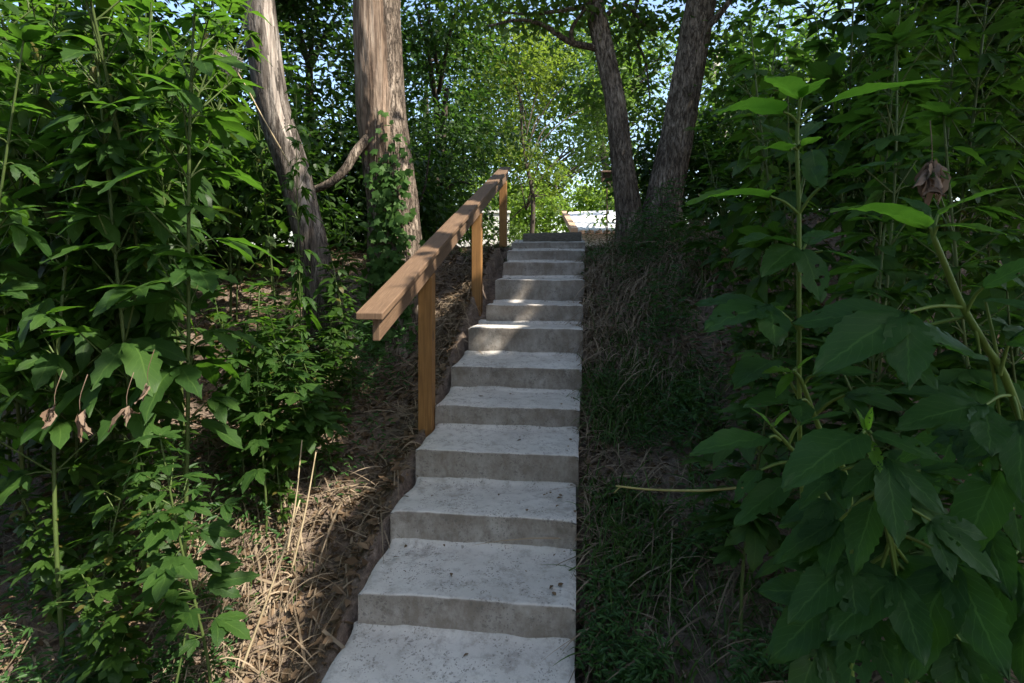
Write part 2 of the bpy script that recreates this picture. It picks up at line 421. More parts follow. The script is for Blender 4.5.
# dark low edging at the very top
mb = MB(); zt = EYE + (HY-232.6)/F*6.72; un = np.linspace(0, 1, 40); ring = []
for u in un:
    a = -.68 + .70*u; wv = .012*fbm(u*5, 0, 0, 61); w2 = .010*fbm(u*7, 3, 0, 62)
    ring.append([SW(a, 6.70 + w2, 1.70), SW(a, 6.70 + w2, zt - .035 + wv), SW(a, 6.725 + w2, zt - .008 + wv), SW(a, 6.76, zt + wv), SW(a, 6.92, zt + wv - .01), SW(a, 6.96, 1.70)])
ring = np.array(ring); ii = np.arange(39)[:, None]*6; jj = np.arange(5)[None]
mb.add(ring.reshape(-1, 3), np.stack([ii+jj, ii+6+jj, ii+7+jj, ii+jj+1], -1).reshape(-1, 4))
for e in (0, 39): mb.add(ring[e], [[0, 1, 2, 3], [0, 3, 4, 5]])
M['edging'] = plain('dark_edging', (.06, .052, .040), (.15, .13, .10), 12, .9, (2, 2, 8))
o = mb.build('edging_step', M['edging'])
tag(o, 'dark low step edge set across the head of the stairs', 'edging')

# ------------------------------------------------------------------ handrail
hr = empty('handrail', SW(-.97, 3.45, .42))
tag(hr, 'brown timber handrail with flat cap and square posts beside concrete stairs', 'handrail')
R0, R1 = (2.50, -.972, 1.352), (7.02, -.935, 2.735)          # along, across (centre), top height
def rail_pt(s): 
    t = (s - R0[0])/(R1[0] - R0[0]); return R0[1] + (R1[1]-R0[1])*t, R0[2] + (R1[2]-R0[2])*t
def board(name, s0, s1, half, top, thick, m, off=0.0):
    mb = MB(); N = 40; V = []; uv = []
    prof_ = [(-half, -thick), (half, -thick), (half, 0), (-half, 0)]
    un = [0, 2*half, 2*half+thick, 4*half+thick, 4*half+2*thick]
    for i_ in range(N):
        s = s0 + (s1-s0)*i_/(N-1); a, z = rail_pt(s)
        for (da, dz) in prof_:
            V.append(SW(a + off + da + .002*fbm(s*1.5, da*30, 0, 71), s, z + top + dz + .003*fbm(s*1.2, da*20, 3, 72)))
    V = np.array(V); Q = []; UV = []
    vv, qq, uu = [], [], []
    for f in range(4):                                        # separate strips so that edges stay crisp
        g = (f+1) % 4; b0 = len(vv)
        for i_ in range(N):
            vv += [V[i_*4+f], V[i_*4+g]]; s = s0 + (s1-s0)*i_/(N-1); uu += [[un[f], s], [un[f+1], s]]
        qq += [[b0+2*i_, b0+2*i_+1, b0+2*i_+3, b0+2*i_+2] for i_ in range(N-1)]
    for e in (0, N-1):
        b0 = len(vv); vv += list(V[e*4:e*4+4]); uu += [[0, s0], [2*half, s0], [2*half, s0+.04], [0, s0+.04]]
        qq.append([b0, b0+1, b0+2, b0+3] if e else [b0+3, b0+2, b0+1, b0])
    mb.add(np.array(vv), np.array(qq), None, np.array(uu))
    o = mb.build(name, m, hr, smooth=False)
    wl = o.modifiers.new('weld', 'WELD'); wl.merge_threshold = .0002
    bevel(o, .005); return o
board('cap_rail', R0[0], R1[0], .066, 0, .034, M['rail_wood'])
board('side_rail', R0[0] + .03, R1[0] - .03, .019, -.0345, .112, M['rail_wood'], .022)
for ps, pa, zg in ((3.45, -.972, .30), (5.12, -.958, 1.02), (6.80, -.937, 1.72)):
    mb = MB(); a, z = rail_pt(ps); hw = .0445; C = []
    for zz in (None, 0):
        for (da, ds) in ((-hw, -hw), (hw, -hw), (hw, hw), (-hw, hw)):
            C.append(SW(a + .003 + da, ps + ds, zg if zz is None else rail_pt(ps + ds)[1] - .060))
    # notched behind the side rail: the post stops under it
    for c in range(4, 8): C[c][2] -= .088
    box8(mb, C); o = mb.build('post', M['post_wood'], hr, smooth=False); bevel(o, .004)

# ------------------------------------------------------------------ leaf templates
def blade(L, W, ang=0.0, n=8, m=4, fold=.25, droop=.25, ser=.0, org=(0, 0, 0), twist=0.0, base=.55, rng=RNG):
    t = np.linspace(0, 1, n+1); f = np.maximum(t, 1e-4)**base * (1-t)**.85; f = f / f.max()
    u = np.linspace(-1, 1, m+1)
    saw = 1 + ser * np.where(np.arange(n+1) % 2 == 0, 1, -1)
    Wt = W/2 * f * np.where((np.arange(n+1) > 0) & (np.arange(n+1) < n), saw, 1)
    X = L * t[:, None] + 0*u[None]; Y = Wt[:, None]*u[None]
    X = X - ser*L*.10*np.abs(u)[None]*(saw[:, None] < 1)
    Z = fold*np.abs(Y) - droop*L*(t[:, None]**2) + .05*W*np.sin(t[:, None]*9 + u[None]*2)*np.abs(u)[None] + twist*Y*t[:, None]
    c, s = math.cos(ang), math.sin(ang)
    V = np.stack([X*c - Y*s, X*s + Y*c, Z], -1).reshape(-1, 3) + np.array(org)
    i_ = np.arange(n)[:, None]*(m+1); j_ = np.arange(m)[None]
    q = np.stack([i_+j_, i_+m+1+j_, i_+m+2+j_, i_+j_+1], -1).reshape(-1, 4)
    uv = np.stack(np.broadcast_arrays((u*.5+.5)[None], t[:, None]), -1).reshape(-1, 2)
    return V, q, uv
def leaf_parts(kind, L, n=8, m=4, rng=RNG, droop=.25, ser=.07, wf=1.0):
    out = []
    if kind == 'simple':
        out.append(blade(L, .40*L*wf, 0, n, m, .22, droop, ser, base=.6, rng=rng))
    else:
        out.append(blade(L, .36*L*wf, 0, n, m, .18, droop, ser, base=.7, rng=rng))
        sa = math.radians(rng.uniform(34, 46))
        for sg in (1, -1):
            out.append(blade(L*rng.uniform(.68, .82), .29*L*wf, sg*sa, n, m, .15, droop*1.1, ser, (.015*L, 0, -.004*L), sg*.1, base=.7, rng=rng))
        if kind == 'five':
            for sg in (1, -1):
                out.append(blade(L*rng.uniform(.38, .5), .17*L*wf, sg*math.radians(rng.uniform(72, 88)), max(4, n-2), m, .15, droop, ser, (0, 0, -.007*L), 0, base=.7, rng=rng))
    return out
def frame(d, nrm):
    d = unit(d); nrm = np.asarray(nrm, float); nrm = unit(nrm - d*np.dot(d, nrm)); y = np.cross(nrm, d)
    return np.stack([d, y, nrm])                             # rows: x, y, z of the leaf
def put_leaf(mb, base, d, nrm, kind, L, rng, n=8, m=4, droop=.25, ser=.07, wf=1.0):
    Fm = frame(d, nrm)
    hole = .5*rng.random() if rng.random() < .3 else .04
    for V, q, uv in leaf_parts(kind, L, n, m, rng, droop, ser, wf):
        if n >= 8:                                           # insect holes and torn edges
            col_ = np.arange(len(q)) % m; row_ = np.arange(len(q)) // m
            bad = (rng.random(len(q)) < hole*.22) & (row_ > 1) & ((col_ == 0) | (col_ == m-1) | (m > 4))
            q = q[~bad]
        V = V + rng.normal(size=V.shape)*.006*L
        mb.add(V @ Fm + base, q, None, uv)

# ------------------------------------------------------------------ scattering many small blades into one mesh
def scatter(mb, tv, tf, pos, X, Nn, size, wid=None):
    X = unit(X); Nn = unit(Nn - X*(X*Nn).sum(1, keepdims=True)); Y = np.cross(Nn, X)
    size = np.asarray(size)[:, None, None]; wd = size if wid is None else np.asarray(wid)[:, None, None]
    tv = np.asarray(tv)[None]
    V = pos[:, None] + size*tv[..., 0:1]*X[:, None] + wd*tv[..., 1:2]*Y[:, None] + size*tv[..., 2:3]*Nn[:, None]
    k = tv.shape[1]; tf = np.asarray(tf)
    Fa = (tf[None] + (np.arange(len(pos))*k)[:, None, None]).reshape(-1, tf.shape[1])
    V = V.reshape(-1, 3)
    if tf.shape[1] == 4: mb.add(V, Fa)
    else: mb.add(V, None, Fa)
# folded pointed leaf of six vertices (four triangles), and a small lobed one
LEAF6 = ([[0, 0, 0], [.35, .27, .07], [.45, 0, -.02], [.35, -.27, .07], [.72, .17, .02], [.72, -.17, .02], [1, 0, -.14]],
         [[0, 2, 1], [0, 3, 2], [1, 2, 4], [3, 5, 2], [2, 6, 4], [2, 5, 6]])
def lobed():
    a = np.radians([0, 25, 50, 85, 130, 180, 230, 275, 310, 335]); r = [.62, .36, .55, .30, .42, .30, .42, .30, .55, .36]
    P = [[.38, 0, 0]] + [[.38 + rr*math.cos(x), rr*math.sin(x), -.16*rr*rr + .05*math.sin(3*x)] for x, rr in zip(a, r)]
    return P, [[0, k, k % 10 + 1] for k in range(1, 11)]
LOBED = lobed()

BEAMS = []                                           # lines towards the sun that the crowns leave open
def beam(p, r): BEAMS.append((np.asarray(p, float), r))
def open_beams(P):
    keep = np.ones(len(P), bool); sd = np.array(SUN)
    for b, r in BEAMS:
        v = P - b; t = v @ sd; dd = np.linalg.norm(v - t[:, None]*sd, axis=1)
        keep &= ~((dd < r) & (t > .35))
    return keep
def in_frame_margin(P):                              # nothing may hang right in front of the lens
    return np.linalg.norm(P - np.array([0, 0, EYE]), axis=1) > .75

def crown_points(lobes, n, rng, clump=.42, per=34, hollow=.45):
    """leaf clumps through ellipsoids (centre, radii): denser towards the outside, with gaps between"""
    vol = np.array([np.prod(r) for _, r in lobes]); cnt = rng.multinomial(max(1, n//per), vol/vol.sum())
    P, O = [], []
    for (c, r), k in zip(lobes, cnt):
        d = unit(rng.normal(size=(k, 3))); rr = (hollow + (1-hollow)*rng.random(k)**.6)[:, None]
        cc = np.array(c) + d*rr*np.array(r)
        nn = rng.poisson(per, k); own = np.repeat(np.arange(k), nn)
        cs = clump*rng.uniform(.6, 1.4, k)
        p = cc[own] + rng.normal(size=(len(own), 3))*(cs[own][:, None]*np.array([.5, .5, .32]))
        P.append(p); O.append(unit(d[own] + rng.normal(size=(len(own), 3))*.8))
    return np.concatenate(P), np.concatenate(O)
def crown(name, lobes, n, size, m, parent, rng, tpl=LEAF6, clump=.42, per=34, hollow=.45, beams=True, flat=.9):
    P, O = crown_points(lobes, n, rng, clump, per, hollow)
    k = (P[:, 2] > ground(P[:, 0], P[:, 1]) + .05) & in_frame_margin(P)
    if beams: k &= open_beams(P)
    P, O = P[k], O[k]; N_ = len(P)
    X = O*np.array([1, 1, .3]) + np.array([0, 0, -.35]) + rng.normal(size=(N_, 3))*.35
    Nn = np.array([0, 0, 1.0])*flat + O*.5 + rng.normal(size=(N_, 3))*.45
    mb = MB(); scatter(mb, *tpl, P, X, Nn, size*rng.uniform(.65, 1.3, N_))
    return mb.build(name, m, parent)

# patches of sunlight that the photograph shows between the leaves
st7 = steps[6]
beam(SW(-.66, st7[0] + .12, st7[3] + .02), .22); beam(SW(-.62, st7[0], st7[3] - .08), .15); beam(SW(-.45, st7[0] + .41, st7[3] + .10), .12); beam(SW(-.5, st7[0] + .82, st7[3] + .3), .14)
beam(SW(-.40, steps[7][0] + .1, steps[7][3]), .10)
for s_, r_ in ((3.5, .10), (4.0, .16), (4.35, .14), (4.9, .13), (6.0, .12), (6.6, .2)):
    a_, z_ = rail_pt(s_); beam(SW(a_, s_, z_), r_*1.35)
beam(SW(-.95, 5.12, 1.7), .16); beam(SW(-1.05, 5.3, 1.35), .22)
beam(at(280, 475, 2.9), .40); beam(at(255, 530, 2.8), .32); beam(at(300, 575, 2.5), .18); beam(at(240, 650, 2.2), .28); beam(at(325, 520, 2.7), .12)
beam(at(350, 470, 3.2), .22); beam(at(340, 400, 3.6), .2); beam(at(450, 280, 5.2), .25); beam(at(60, 590, 2.3), .42); beam(at(110, 620, 2.25), .24)
beam(at(265, 295, 3.0), .45); beam(at(310, 330, 3.3), .42); beam(at(215, 290, 2.8), .22); beam(at(180, 100, 3.0), .45); beam(at(80, 40, 3.0), .5)
beam(at(595, 222, 14.5), 1.1); beam(at(575, 190, 19), .9); beam(at(545, 205, 17.2), 1.3); beam(at(600, 200, 17.6), 1.0); beam(at(505, 222, 12.4), .8); beam(at(540, 165, 11.3), .9); beam(at(660, 120, 13.5), 1.2); beam(at(693, 170, 11.6), .5)
beam(at(120, 160, 2.6), .4); beam(at(40, 130, 2.4), .35); beam(at(240, 200, 3.2), .3); beam(at(220, 40, 3.4), .4)
for px_, py_, d_, r_ in ((90, 190, 2.1, .22), (150, 60, 2.5, .3), (210, 130, 2.7, .3), (30, 60, 2.2, .3), (250, 250, 3.2, .28), (290, 280, 3.4, .3), (230, 330, 2.9, .22), (330, 300, 3.9, .3), (255, 370, 3.0, .2), (175, 300, 2.3, .16), (200, 430, 2.4, .15), (120, 90, 3.2, .4), (270, 150, 4.2, .3), (300, 120, 6.0, .5), (450, 120, 8.4, .5), (480, 60, 8.6, .5)): beam(at(px_, py_, d_), r_)
beam(at(388, 60, 5.2), .45); beam(at(400, 230, 5.2), .35); beam(at(262, 70, 4.5), .25)

# ------------------------------------------------------------------ trees
def trunk(name, P, R, parent, m, seed, amp=.06, nr=40, n=70, freq=3.0, lum=.06, mi=None, ridge=None):
    mb = MB()
    def rad(an, t, PP):
        x, y = np.cos(an), np.sin(an)
        h = t * len(P)
        r = 1 + lum*fbm(x*1.2, y*1.2, h*1.3, seed) + amp*(.6 - 2.0*np.abs(fbm(x*freq*1.6, y*freq*1.6, h*2.2, seed+5))) + .012*fbm(x*14, y*14, h*9, seed+9)
        if ridge: r = r + ridge(an, t)
        return r
    tube(mb, P, R, nr, n, True, rad, mi)
    return mb.build(name, m, parent)
def branch(mb, P, r0, r1, ns=7, n=14): tube(mb, P, [r0, r1], ns, n, True)

# leaning grey tree on the left
b = at(321, 305, 4.5)
tA = empty('leaning_tree', (b[0], b[1], ground(b[0], b[1]) - .05))
tag(tA, 'leaning grey trunk with peeling pale bark at left, among the weeds', 'tree')
PA = [at(330, 345, 4.5), at(318, 270, 4.5), at(306, 219, 4.5), at(290, 160, 4.48), at(273, 105, 4.46), at(257, 0, 4.42), at(245, -90, 4.4), at(225, -240, 4.3), at(215, -420, 4.2)]
def peelA(an, t): return (fbm(np.cos(an)*1.8, np.sin(an)*1.8, t*5, 91) + .25*np.sin(an + 1.2) > .20 - .5*(t-.55)) * 1
trunk('trunk', PA, [.20, .118, .118, .122, .120, .124, .12, .11, .10], tA, [M['bark_grey'], M['bark_peeled']], 12, .06, 90, 240, 3.0, .07, peelA, lambda an, t: -.045*peelA(an, t))
mb = MB()
for k in range(7):
    q = at(215 + 5*k, -300 - 30*k, 4.3); d = unit(RNG.normal(size=3)*np.array([1, 1, .2]) + np.array([-.2, .2, .5]))
    mb = MB(); branch(mb, [q, q + d*.9, q + d*1.8 + np.array([0, 0, .3])], .05, .012); mb.build('branch', M['bark_grey'], tA)

crown('crown', [((-3.0, 4.4, 6.6), (1.7, 1.8, 1.4)), ((-4.2, 5.6, 6.0), (1.5, 1.6, 1.3))], 7000, .12, M['crown'], tA, RNG, per=30)

# big bare-wooded tree behind the handrail
b = at(394, 300, 5.3)
tB = empty('bare_tree', (b[0], b[1], ground(b[0], b[1]) - .05))
tag(tB, 'thick old tree with tan bare wood and a strip of bark, behind the handrail', 'tree')
PB = [at(398, 372, 5.35), at(397, 320, 5.3), at(394, 219, 5.3), at(386, 150, 5.3), at(380, 100, 5.3), at(376, 0, 5.28), at(376, -100, 5.25), at(380, -260, 5.25), at(376, -420, 5.2)]
def barkB(an, t):
    s = np.cos(an + .25 - .5*t) + .35*fbm(np.cos(an)*2, np.sin(an)*2, t*6, 95)
    return (s > .52) | ((t < .34 + .1*fbm(np.cos(an)*2, np.sin(an)*2, 1, 96)) & (np.sin(an) < .6))
trunk('trunk', PB, [.40, .265, .220, .215, .215, .208, .20, .19, .17], tB, [M['bark_bare'], M['bark_dark']], 31, .06, 110, 260, 3.0, .09,
      lambda an, t: barkB(an, t)*1, lambda an, t: .07*barkB(an, t))
mb = MB()
branch(mb, [at(384, 118, 5.3), at(368, 138, 5.15), at(356, 152, 5.05), at(344, 171, 5.0), at(328, 184, 5.0), at(306, 190, 5.1), at(288, 176, 5.3), at(276, 150, 5.5)], .05, .025, 14, 40)
mb.build('limb', M['bark_dark'], tB)
crown('crown', [((-1.5, 5.6, 7.6), (1.5, 1.5, 1.5)), ((-2.6, 6.4, 7.0), (1.4, 1.4, 1.3))], 5000, .12, M['crown'], tB, RNG, per=30)

# ivy climbing the bare tree
iv = empty('climbing_vine', at(398, 345, 5.05)); tag(iv, 'leafy green vine climbing the thick bare tree behind the handrail', 'vine')
mb = MB(); vp = []
for k in range(7):
    x0 = 372 + 6*k
    pts = [at(x0 + 4*math.sin(k*2 + y/30) + (345-y)*-.03*(k-3)*.4, y, 5.03 + .012*abs(k-3)) for y in range(350, 95 + 22*((k*5) % 4), -16)]
    tube(mb, pts, [.009, .004], 5, 40); sp = spline(pts, 120); vp.append(sp)
mb.build('stem', M['bark_dark'], iv)
vp = np.concatenate(vp); rg = np.random.default_rng(5)
sel = vp[rg.integers(0, len(vp), 620)]
hgt = (EYE - sel[:, 2]) / sel[:, 1] * F + HY
sel = sel[(rg.random(len(sel)) < np.clip((hgt - 95)/120, .12, 1))]
nn = len(sel); P_ = sel + rg.normal(size=(nn, 3))*np.array([.06, .05, .05]) + np.array([0, -.06, 0])
mb = MB(); scatter(mb, *LOBED, P_, np.array([0, -.3, -1]) + rg.normal(size=(nn, 3))*.5, np.array([.2, -1, .7]) + rg.normal(size=(nn, 3))*.45, rg.uniform(.05, .115, nn))
mb.build('foliage', M['ivy'], iv)

# twin-trunked tree right of the stairs' head
b = at(643, 240, 6.5)
tC = empty('twin_trunk_tree', (b[0], b[1], ground(b[0], b[1]) - .05))
tag(tC, 'dark ridged tree forking into two trunks on the bank right of the stairs', 'tree')
trunk('trunk', [at(634, 262, 6.5), at(629, 215, 6.5), at(622, 160, 6.5), at(615, 100, 6.5), at(602, 40, 6.5), at(593, 0, 6.5), at(578, -80, 6.5), at(555, -220, 6.4), at(540, -360, 6.3)],
      [.23, .15, .122, .113, .110, .110, .10, .085, .07], tC, M['bark_dark'], 61, .10, 110, 260, 4, .05)
trunk('trunk', [at(654, 262, 6.5), at(664, 200, 6.5), at(676, 140, 6.48), at(687, 80, 6.45), at(696, 30, 6.42), at(703, -10, 6.4), at(716, -90, 6.4), at(735, -230, 6.3), at(770, -360, 6.2)],
      [.31, .205, .178, .168, .162, .155, .145, .12, .10], tC, M['bark_dark'], 67, .10, 130, 260, 4.6, .05)
mb = MB(); branch(mb, [at(596, 48, 6.5), at(570, 42, 6.4), at(545, 26, 6.3), at(520, 20, 6.2), at(488, 26, 6.1)], .045, .012, 7, 24); mb.build('branch', M['bark_dark'], tC)
mb = MB(); branch(mb, [at(572, 43, 6.4), at(572, 28, 6.3), at(585, 8, 6.3), at(600, -20, 6.2)], .03, .01, 6, 16); mb.build('branch', M['bark_dark'], tC)
mb = MB(); branch(mb, [at(590, 5, 6.5), at(565, 10, 6.4), at(530, 14, 6.3), at(500, 12, 6.3)], .035, .01, 6, 20); mb.build('branch', M['bark_dark'], tC)
mb = MB(); branch(mb, [at(640, -10, 6.8), at(632, 30, 6.9), at(645, 60, 6.9), at(650, 100, 7.0)], .03, .008, 6, 18); mb.build('branch', M['bark_dark'], tC)
mb = MB(); branch(mb, [at(690, 60, 6.4), at(706, 30, 6.3), at(730, 0, 6.2), at(760, -60, 6.1)], .05, .02, 7, 18); mb.build('branch', M['bark_dark'], tC)
mb = MB(); branch(mb, [at(600, 20, 6.5), at(625, 5, 6.6), at(650, 30, 6.7), at(668, 20, 6.7)], .03, .01, 6, 18); mb.build('branch', M['bark_dark'], tC)
crown('crown', [((1.7, 6.8, 6.9), (2.3, 2.0, 1.6)), ((.6, 6.6, 5.6), (1.0, .9, .8)), ((1.6, 7.0, 4.9), (.7, .7, .7)), ((2.8, 6.2, 5.4), (1.2, 1.2, 1.2)), ((-.2, 6.4, 5.0), (.6, .6, .6))], 14000, .105, M['crown'], tC, RNG, per=26, clump=.38)

crown('foliage', [((-.1, 6.2, 4.35), (.7, .4, .40)), ((.6, 6.3, 4.5), (.7, .5, .35)), ((1.5, 6.7, 4.3), (.6, .4, .55)), ((2.3, 6.7, 4.1), (.5, .5, .6)), ((1.75, 7.2, 3.5), (.45, .4, .5)), ((.9, 7.0, 3.7), (.4, .4, .35)), ((2.6, 6.2, 3.4), (.5, .4, .5))], 2900, .10, M['crown_light'], tC, RNG, per=16, clump=.26, hollow=.1)

# spreading tree whose crown shades the stairs from the right
b = (5.4, 6.0)
tS = empty('shade_tree', (b[0], b[1], ground(*b) - .05))
tag(tS, 'large spreading tree whose low leafy boughs fill the upper right corner', 'tree')
trunk('trunk', [(5.4, 6.0, ground(*b) - .1), (5.3, 5.9, 3.5), (5.1, 5.6, 5.2), (4.9, 5.2, 7.0)], [.30, .24, .2, .12], tS, M['bark_dark'], 81, .1, 30, 50)
mb = MB()
for e in ((3.0, 2.6, 6.3), (2.6, 4.6, 6.0), (5.0, .8, 6.6), (7.2, 3.6, 6.4), (4.2, 3.2, 6.8), (3.4, 4.6, 3.8), (4.4, 4.4, 3.4), (3.2, .8, 6.4)):
    s_ = np.array([5.2, 5.7, 3.4 if e[2] < 5 else 5.0]); e = np.array(e)
    mb = MB(); branch(mb, [s_, (s_+e)/2 + np.array([0, 0, .35]), e], .09, .02, 7, 18); mb.build('branch', M['bark_dark'], tS)
crown('crown', [((4.4, 1.6, 6.6), (2.9, 2.6, 1.3)), ((3.6, 4.4, 6.4), (2.2, 2.0, 1.3)), ((5.2, -1.2, 6.4), (2.6, 2.0, 1.3)), ((6.6, 4.2, 6.2), (2.2, 2.2, 1.5)),
                ((3.0, 1.6, 6.0), (1.5, 2.4, .8)), ((4.4, 5.0, 3.8), (1.3, 1.0, .8)), ((3.5, 4.7, 4.2), (.8, .8, .6)), ((5.6, 4.6, 3.9), (1.0, 1.0, .9)), ((1.3, .8, 5.2), (1.2, 1.4, .6)), ((2.6, -1.1, 3.6), (1.3, 1.0, .8))], 60000, .16, M['crown_dark'], tS, RNG, per=30, clump=.45, hollow=.1)  # high and rear lobes are unseen, shaped to block sun from stairs and thickets

def bg_tree(name, label, lobes, n, size, m, base, tr, seed, per=30, clump=.42, tm='bark_bg', hollow=.35, beams=True):
    rg = np.random.default_rng(seed)
    bx, by = base; g = float(ground(bx, by))
    r = empty(name, (bx, by, g)); tag(r, label, 'tree', 'trees behind the thickets')
    c = np.array(lobes[0][0])
    trunk('trunk', [(bx, by, g - .1), (bx + .05, by, g + 1.0), (bx + .6*(c[0]-bx), by + .6*(c[1]-by), .6*c[2] + .4*g + .3), (c[0], c[1], c[2] + .4)], [tr, tr*.85, tr*.6, tr*.3], r, M[tm], seed, .08, 16, 30)
    mb = MB()
    for lc, lr in lobes:
        for k in range(3):
            e = np.array(lc) + unit(rg.normal(size=3))*np.array(lr)*.75; s_ = np.array([bx + .4*(c[0]-bx), by + .4*(c[1]-by), max(g + .8, e[2] - 1.2)])
            mb = MB(); branch(mb, [s_, (s_+e)/2 + np.array([0, 0, .15]), e], tr*.35, .008, 5, 10); mb.build('branch', M[tm], r)
    crown('crown', lobes, n, size, M[m], r, rg, per=per, clump=clump, hollow=hollow, beams=beams)
    return r
rgw = np.random.default_rng(55)  # unseen leaf mass behind the camera, added to block low sky light
P_, O_ = crown_points([((-4.5, -1.6, 2.6), (2.2, 1.6, 2.8)), ((-1.2, -4.2, 2.6), (2.6, 1.6, 2.8)), ((-2.8, -1.4, 4.6), (1.8, 1.6, .9)), ((-.6, -3.4, 4.8), (2.0, 1.2, .8))], 26000, rgw, .45, 30, .2)
k_ = open_beams(P_) & (P_[:, 2] > -.3) & (P_[:, 1] < .9) & (np.abs(P_[:, 0]) + .9*(P_[:, 1] < -1) > .9); P_, O_ = P_[k_], O_[k_]
mb = MB(); scatter(mb, *LEAF6, P_, O_*np.array([1, 1, .3]) + np.array([0, 0, -.35]), np.array([0, 0, .9]) + O_*.6 + rgw.normal(size=P_.shape)*.4, .17*rgw.uniform(.65, 1.3, len(P_)))
tag(mb.build('woodland', M['crown_dark']), 'leafy woodland unseen behind the camera, added to cut low sky light', 'woodland', kind='stuff')
bg_tree('dark_tree', 'dense dark green tree just left of the top of the handrail', [((-1.05, 9.0, 3.9), (.95, 1.0, 2.2)), ((-1.3, 8.6, 2.7), (.9, .8, .9)), ((-.9, 8.6, 5.4), (.9, .9, .9))], 8000, .10, 'crown', (-1.3, 9.2), .12, 201)
bg_tree('dark_tree', 'dark leafy tree showing between the leaning trunk and the thick bare tree', [((-3.0, 8.3, 4.2), (1.5, 1.2, 2.4)), ((-2.6, 7.4, 2.8), (1.2, .9, 1.1)), ((-3.4, 8, 6.0), (1.4, 1.2, 1.0))], 15000, .115, 'crown_dark', (-3.1, 8.6), .13, 202)
bg_tree('broadleaf_tree', 'tall broad tree filling the top left behind the weeds', [((-5.6, 6.4, 4.2), (1.7, 1.4, 2.2)), ((-4.8, 7.2, 3.0), (1.5, 1.2, 1.4)), ((-5.2, 6.6, 6.0), (1.6, 1.4, 1.0))], 15000, .12, 'crown', (-5.4, 7.0), .15, 203)
bg_tree('broadleaf_tree', 'leafy tree at the far left edge behind the weeds', [((-7.2, 5.4, 3.6), (1.6, 1.5, 2.4)), ((-6.4, 5.0, 2.4), (1.4, 1.2, 1.2))], 11000, .12, 'crown', (-7.2, 5.8), .15, 204)
bg_tree('young_tree', 'slender young tree with loose olive leaves beyond the top step', [((.15, 11.4, 4.6), (1.2, 1.0, 1.4)), ((.45, 11.2, 3.35), (.75, .6, .55)), ((-.3, 11.6, 5.9), (1.1, 1.0, .8)), ((1.3, 11.6, 5.2), (.9, .8, .9)), ((.75, 11.4, 2.75), (.45, .4, .35))], 11500, .085, 'crown_olive', (.36, 11.0), .05, 205, per=20, clump=.36, tm='bark_bg')
bg_tree('sunny_tree', 'bright yellow green tree beyond the roof, between railing and right trunk', [((1.5, 19.0, 3.6), (2.4, 1.4, 1.3)), ((-.2, 20, 4.4), (2.0, 1.4, 1.8)), ((3.6, 19.5, 4.0), (1.6, 1.3, 1.8)), ((1.8, 20.5, 6.4), (2.4, 1.2, 1.8))], 14000, .17, 'crown_yellow', (1.2, 19.8), .15, 206, per=26)
bg_tree('sunny_tree', 'light green tree seen in the gap between the two trunks of the forked tree', [((2.8, 13.5, 4.4), (1.3, 1.2, 2.2)), ((3.4, 14.5, 6.4), (1.6, 1.2, 1.3))], 13000, .13, 'crown_light', (2.9, 14.0), .12, 207, per=22)
bg_tree('sunny_tree', 'pale barked tree with light leaves just right of the forked tree', [((4.6, 11.5, 4.8), (1.3, 1.2, 1.8)), ((5.4, 12.0, 6.2), (1.6, 1.4, 1.2))], 6000, .12, 'crown_light', (3.78, 11.6), .14, 208, per=20, tm='bark_pale')
bg_tree('broadleaf_tree', 'dark broad tree right of the forked tree behind the tall weeds', [((4.0, 8.0, 3.6), (1.3, 1.1, 1.6)), ((3.6, 7.6, 2.6), (1.1, .8, .8))], 5500, .12, 'crown', (4.1, 8.4), .12, 209, per=26)
bg_tree('broadleaf_tree', 'dark broad tree at the right edge behind the tall weeds', [((6.4, 7.2, 4.0), (1.7, 1.3, 2.0)), ((7.4, 6.2, 3.2), (1.4, 1.3, 1.5))], 6500, .13, 'crown_dark', (6.6, 7.6), .14, 210, per=26)
bg_tree('distant_tree', 'distant tall green tree above the white wall beyond the railing', [((-2.6, 17, 6.2), (2.6, 1.8, 2.6)), ((-3.0, 16, 3.4), (1.6, 1.4, 1.2)), ((.4, 18.5, 8.4), (2.0, 1.6, 1.6)), ((-.6, 18.5, 5.6), (1.6, 1.4, 1.6))], 14000, .17, 'crown', (-2.6, 17.4), .18, 211, per=26)
bg_tree('distant_tree', 'distant green tree seen high between the branches above the stairs', [((2.6, 19, 8.2), (2.6, 1.8, 2.0)), ((6.0, 17, 6.4), (2.2, 1.6, 2.2))], 11000, .17, 'crown_light', (3.6, 19.6), .18, 212, per=22)

def bush(label, lobes, n, size, m, seed):
    rg = np.random.default_rng(seed); c = lobes[0][0]; g = float(ground(c[0], c[1]))
    r = empty('bush', (c[0], c[1], g)); tag(r, label, 'bush', 'bushes behind the weeds')
    for k in range(4):
        mb = MB(); e = np.array([c[0], c[1], g]) + np.array([rg.normal()*.5, rg.normal()*.3, 1.2]); tube(mb, [np.array([c[0], c[1], g - .05]), (np.array([c[0], c[1], g]) + e)/2 + rg.normal(size=3)*.08, e], [.025, .008], 6, 10); mb.build('stem', M['bark_bg'], r)
    crown('foliage', lobes, n, size, M[m], r, rg, per=26, clump=.36, hollow=.2)
bush('bright yellow green hedge glowing in the sun beyond the top of the stairs', [((.2, 17.4, 2.9), (1.5, .7, 1.0)), ((2.0, 18.0, 3.2), (2.0, .7, 1.1)), ((-1.6, 16.5, 3.0), (1.2, .7, 1.1))], 9000, .13, 'crown_yellow', 411)
bush('small leafy bush in front of the white garden wall', [((-.75, 11.6, 2.2), (.55, .4, .35)), ((.1, 11.8, 2.15), (.35, .3, .3))], 1500, .08, 'crown_light', 412)
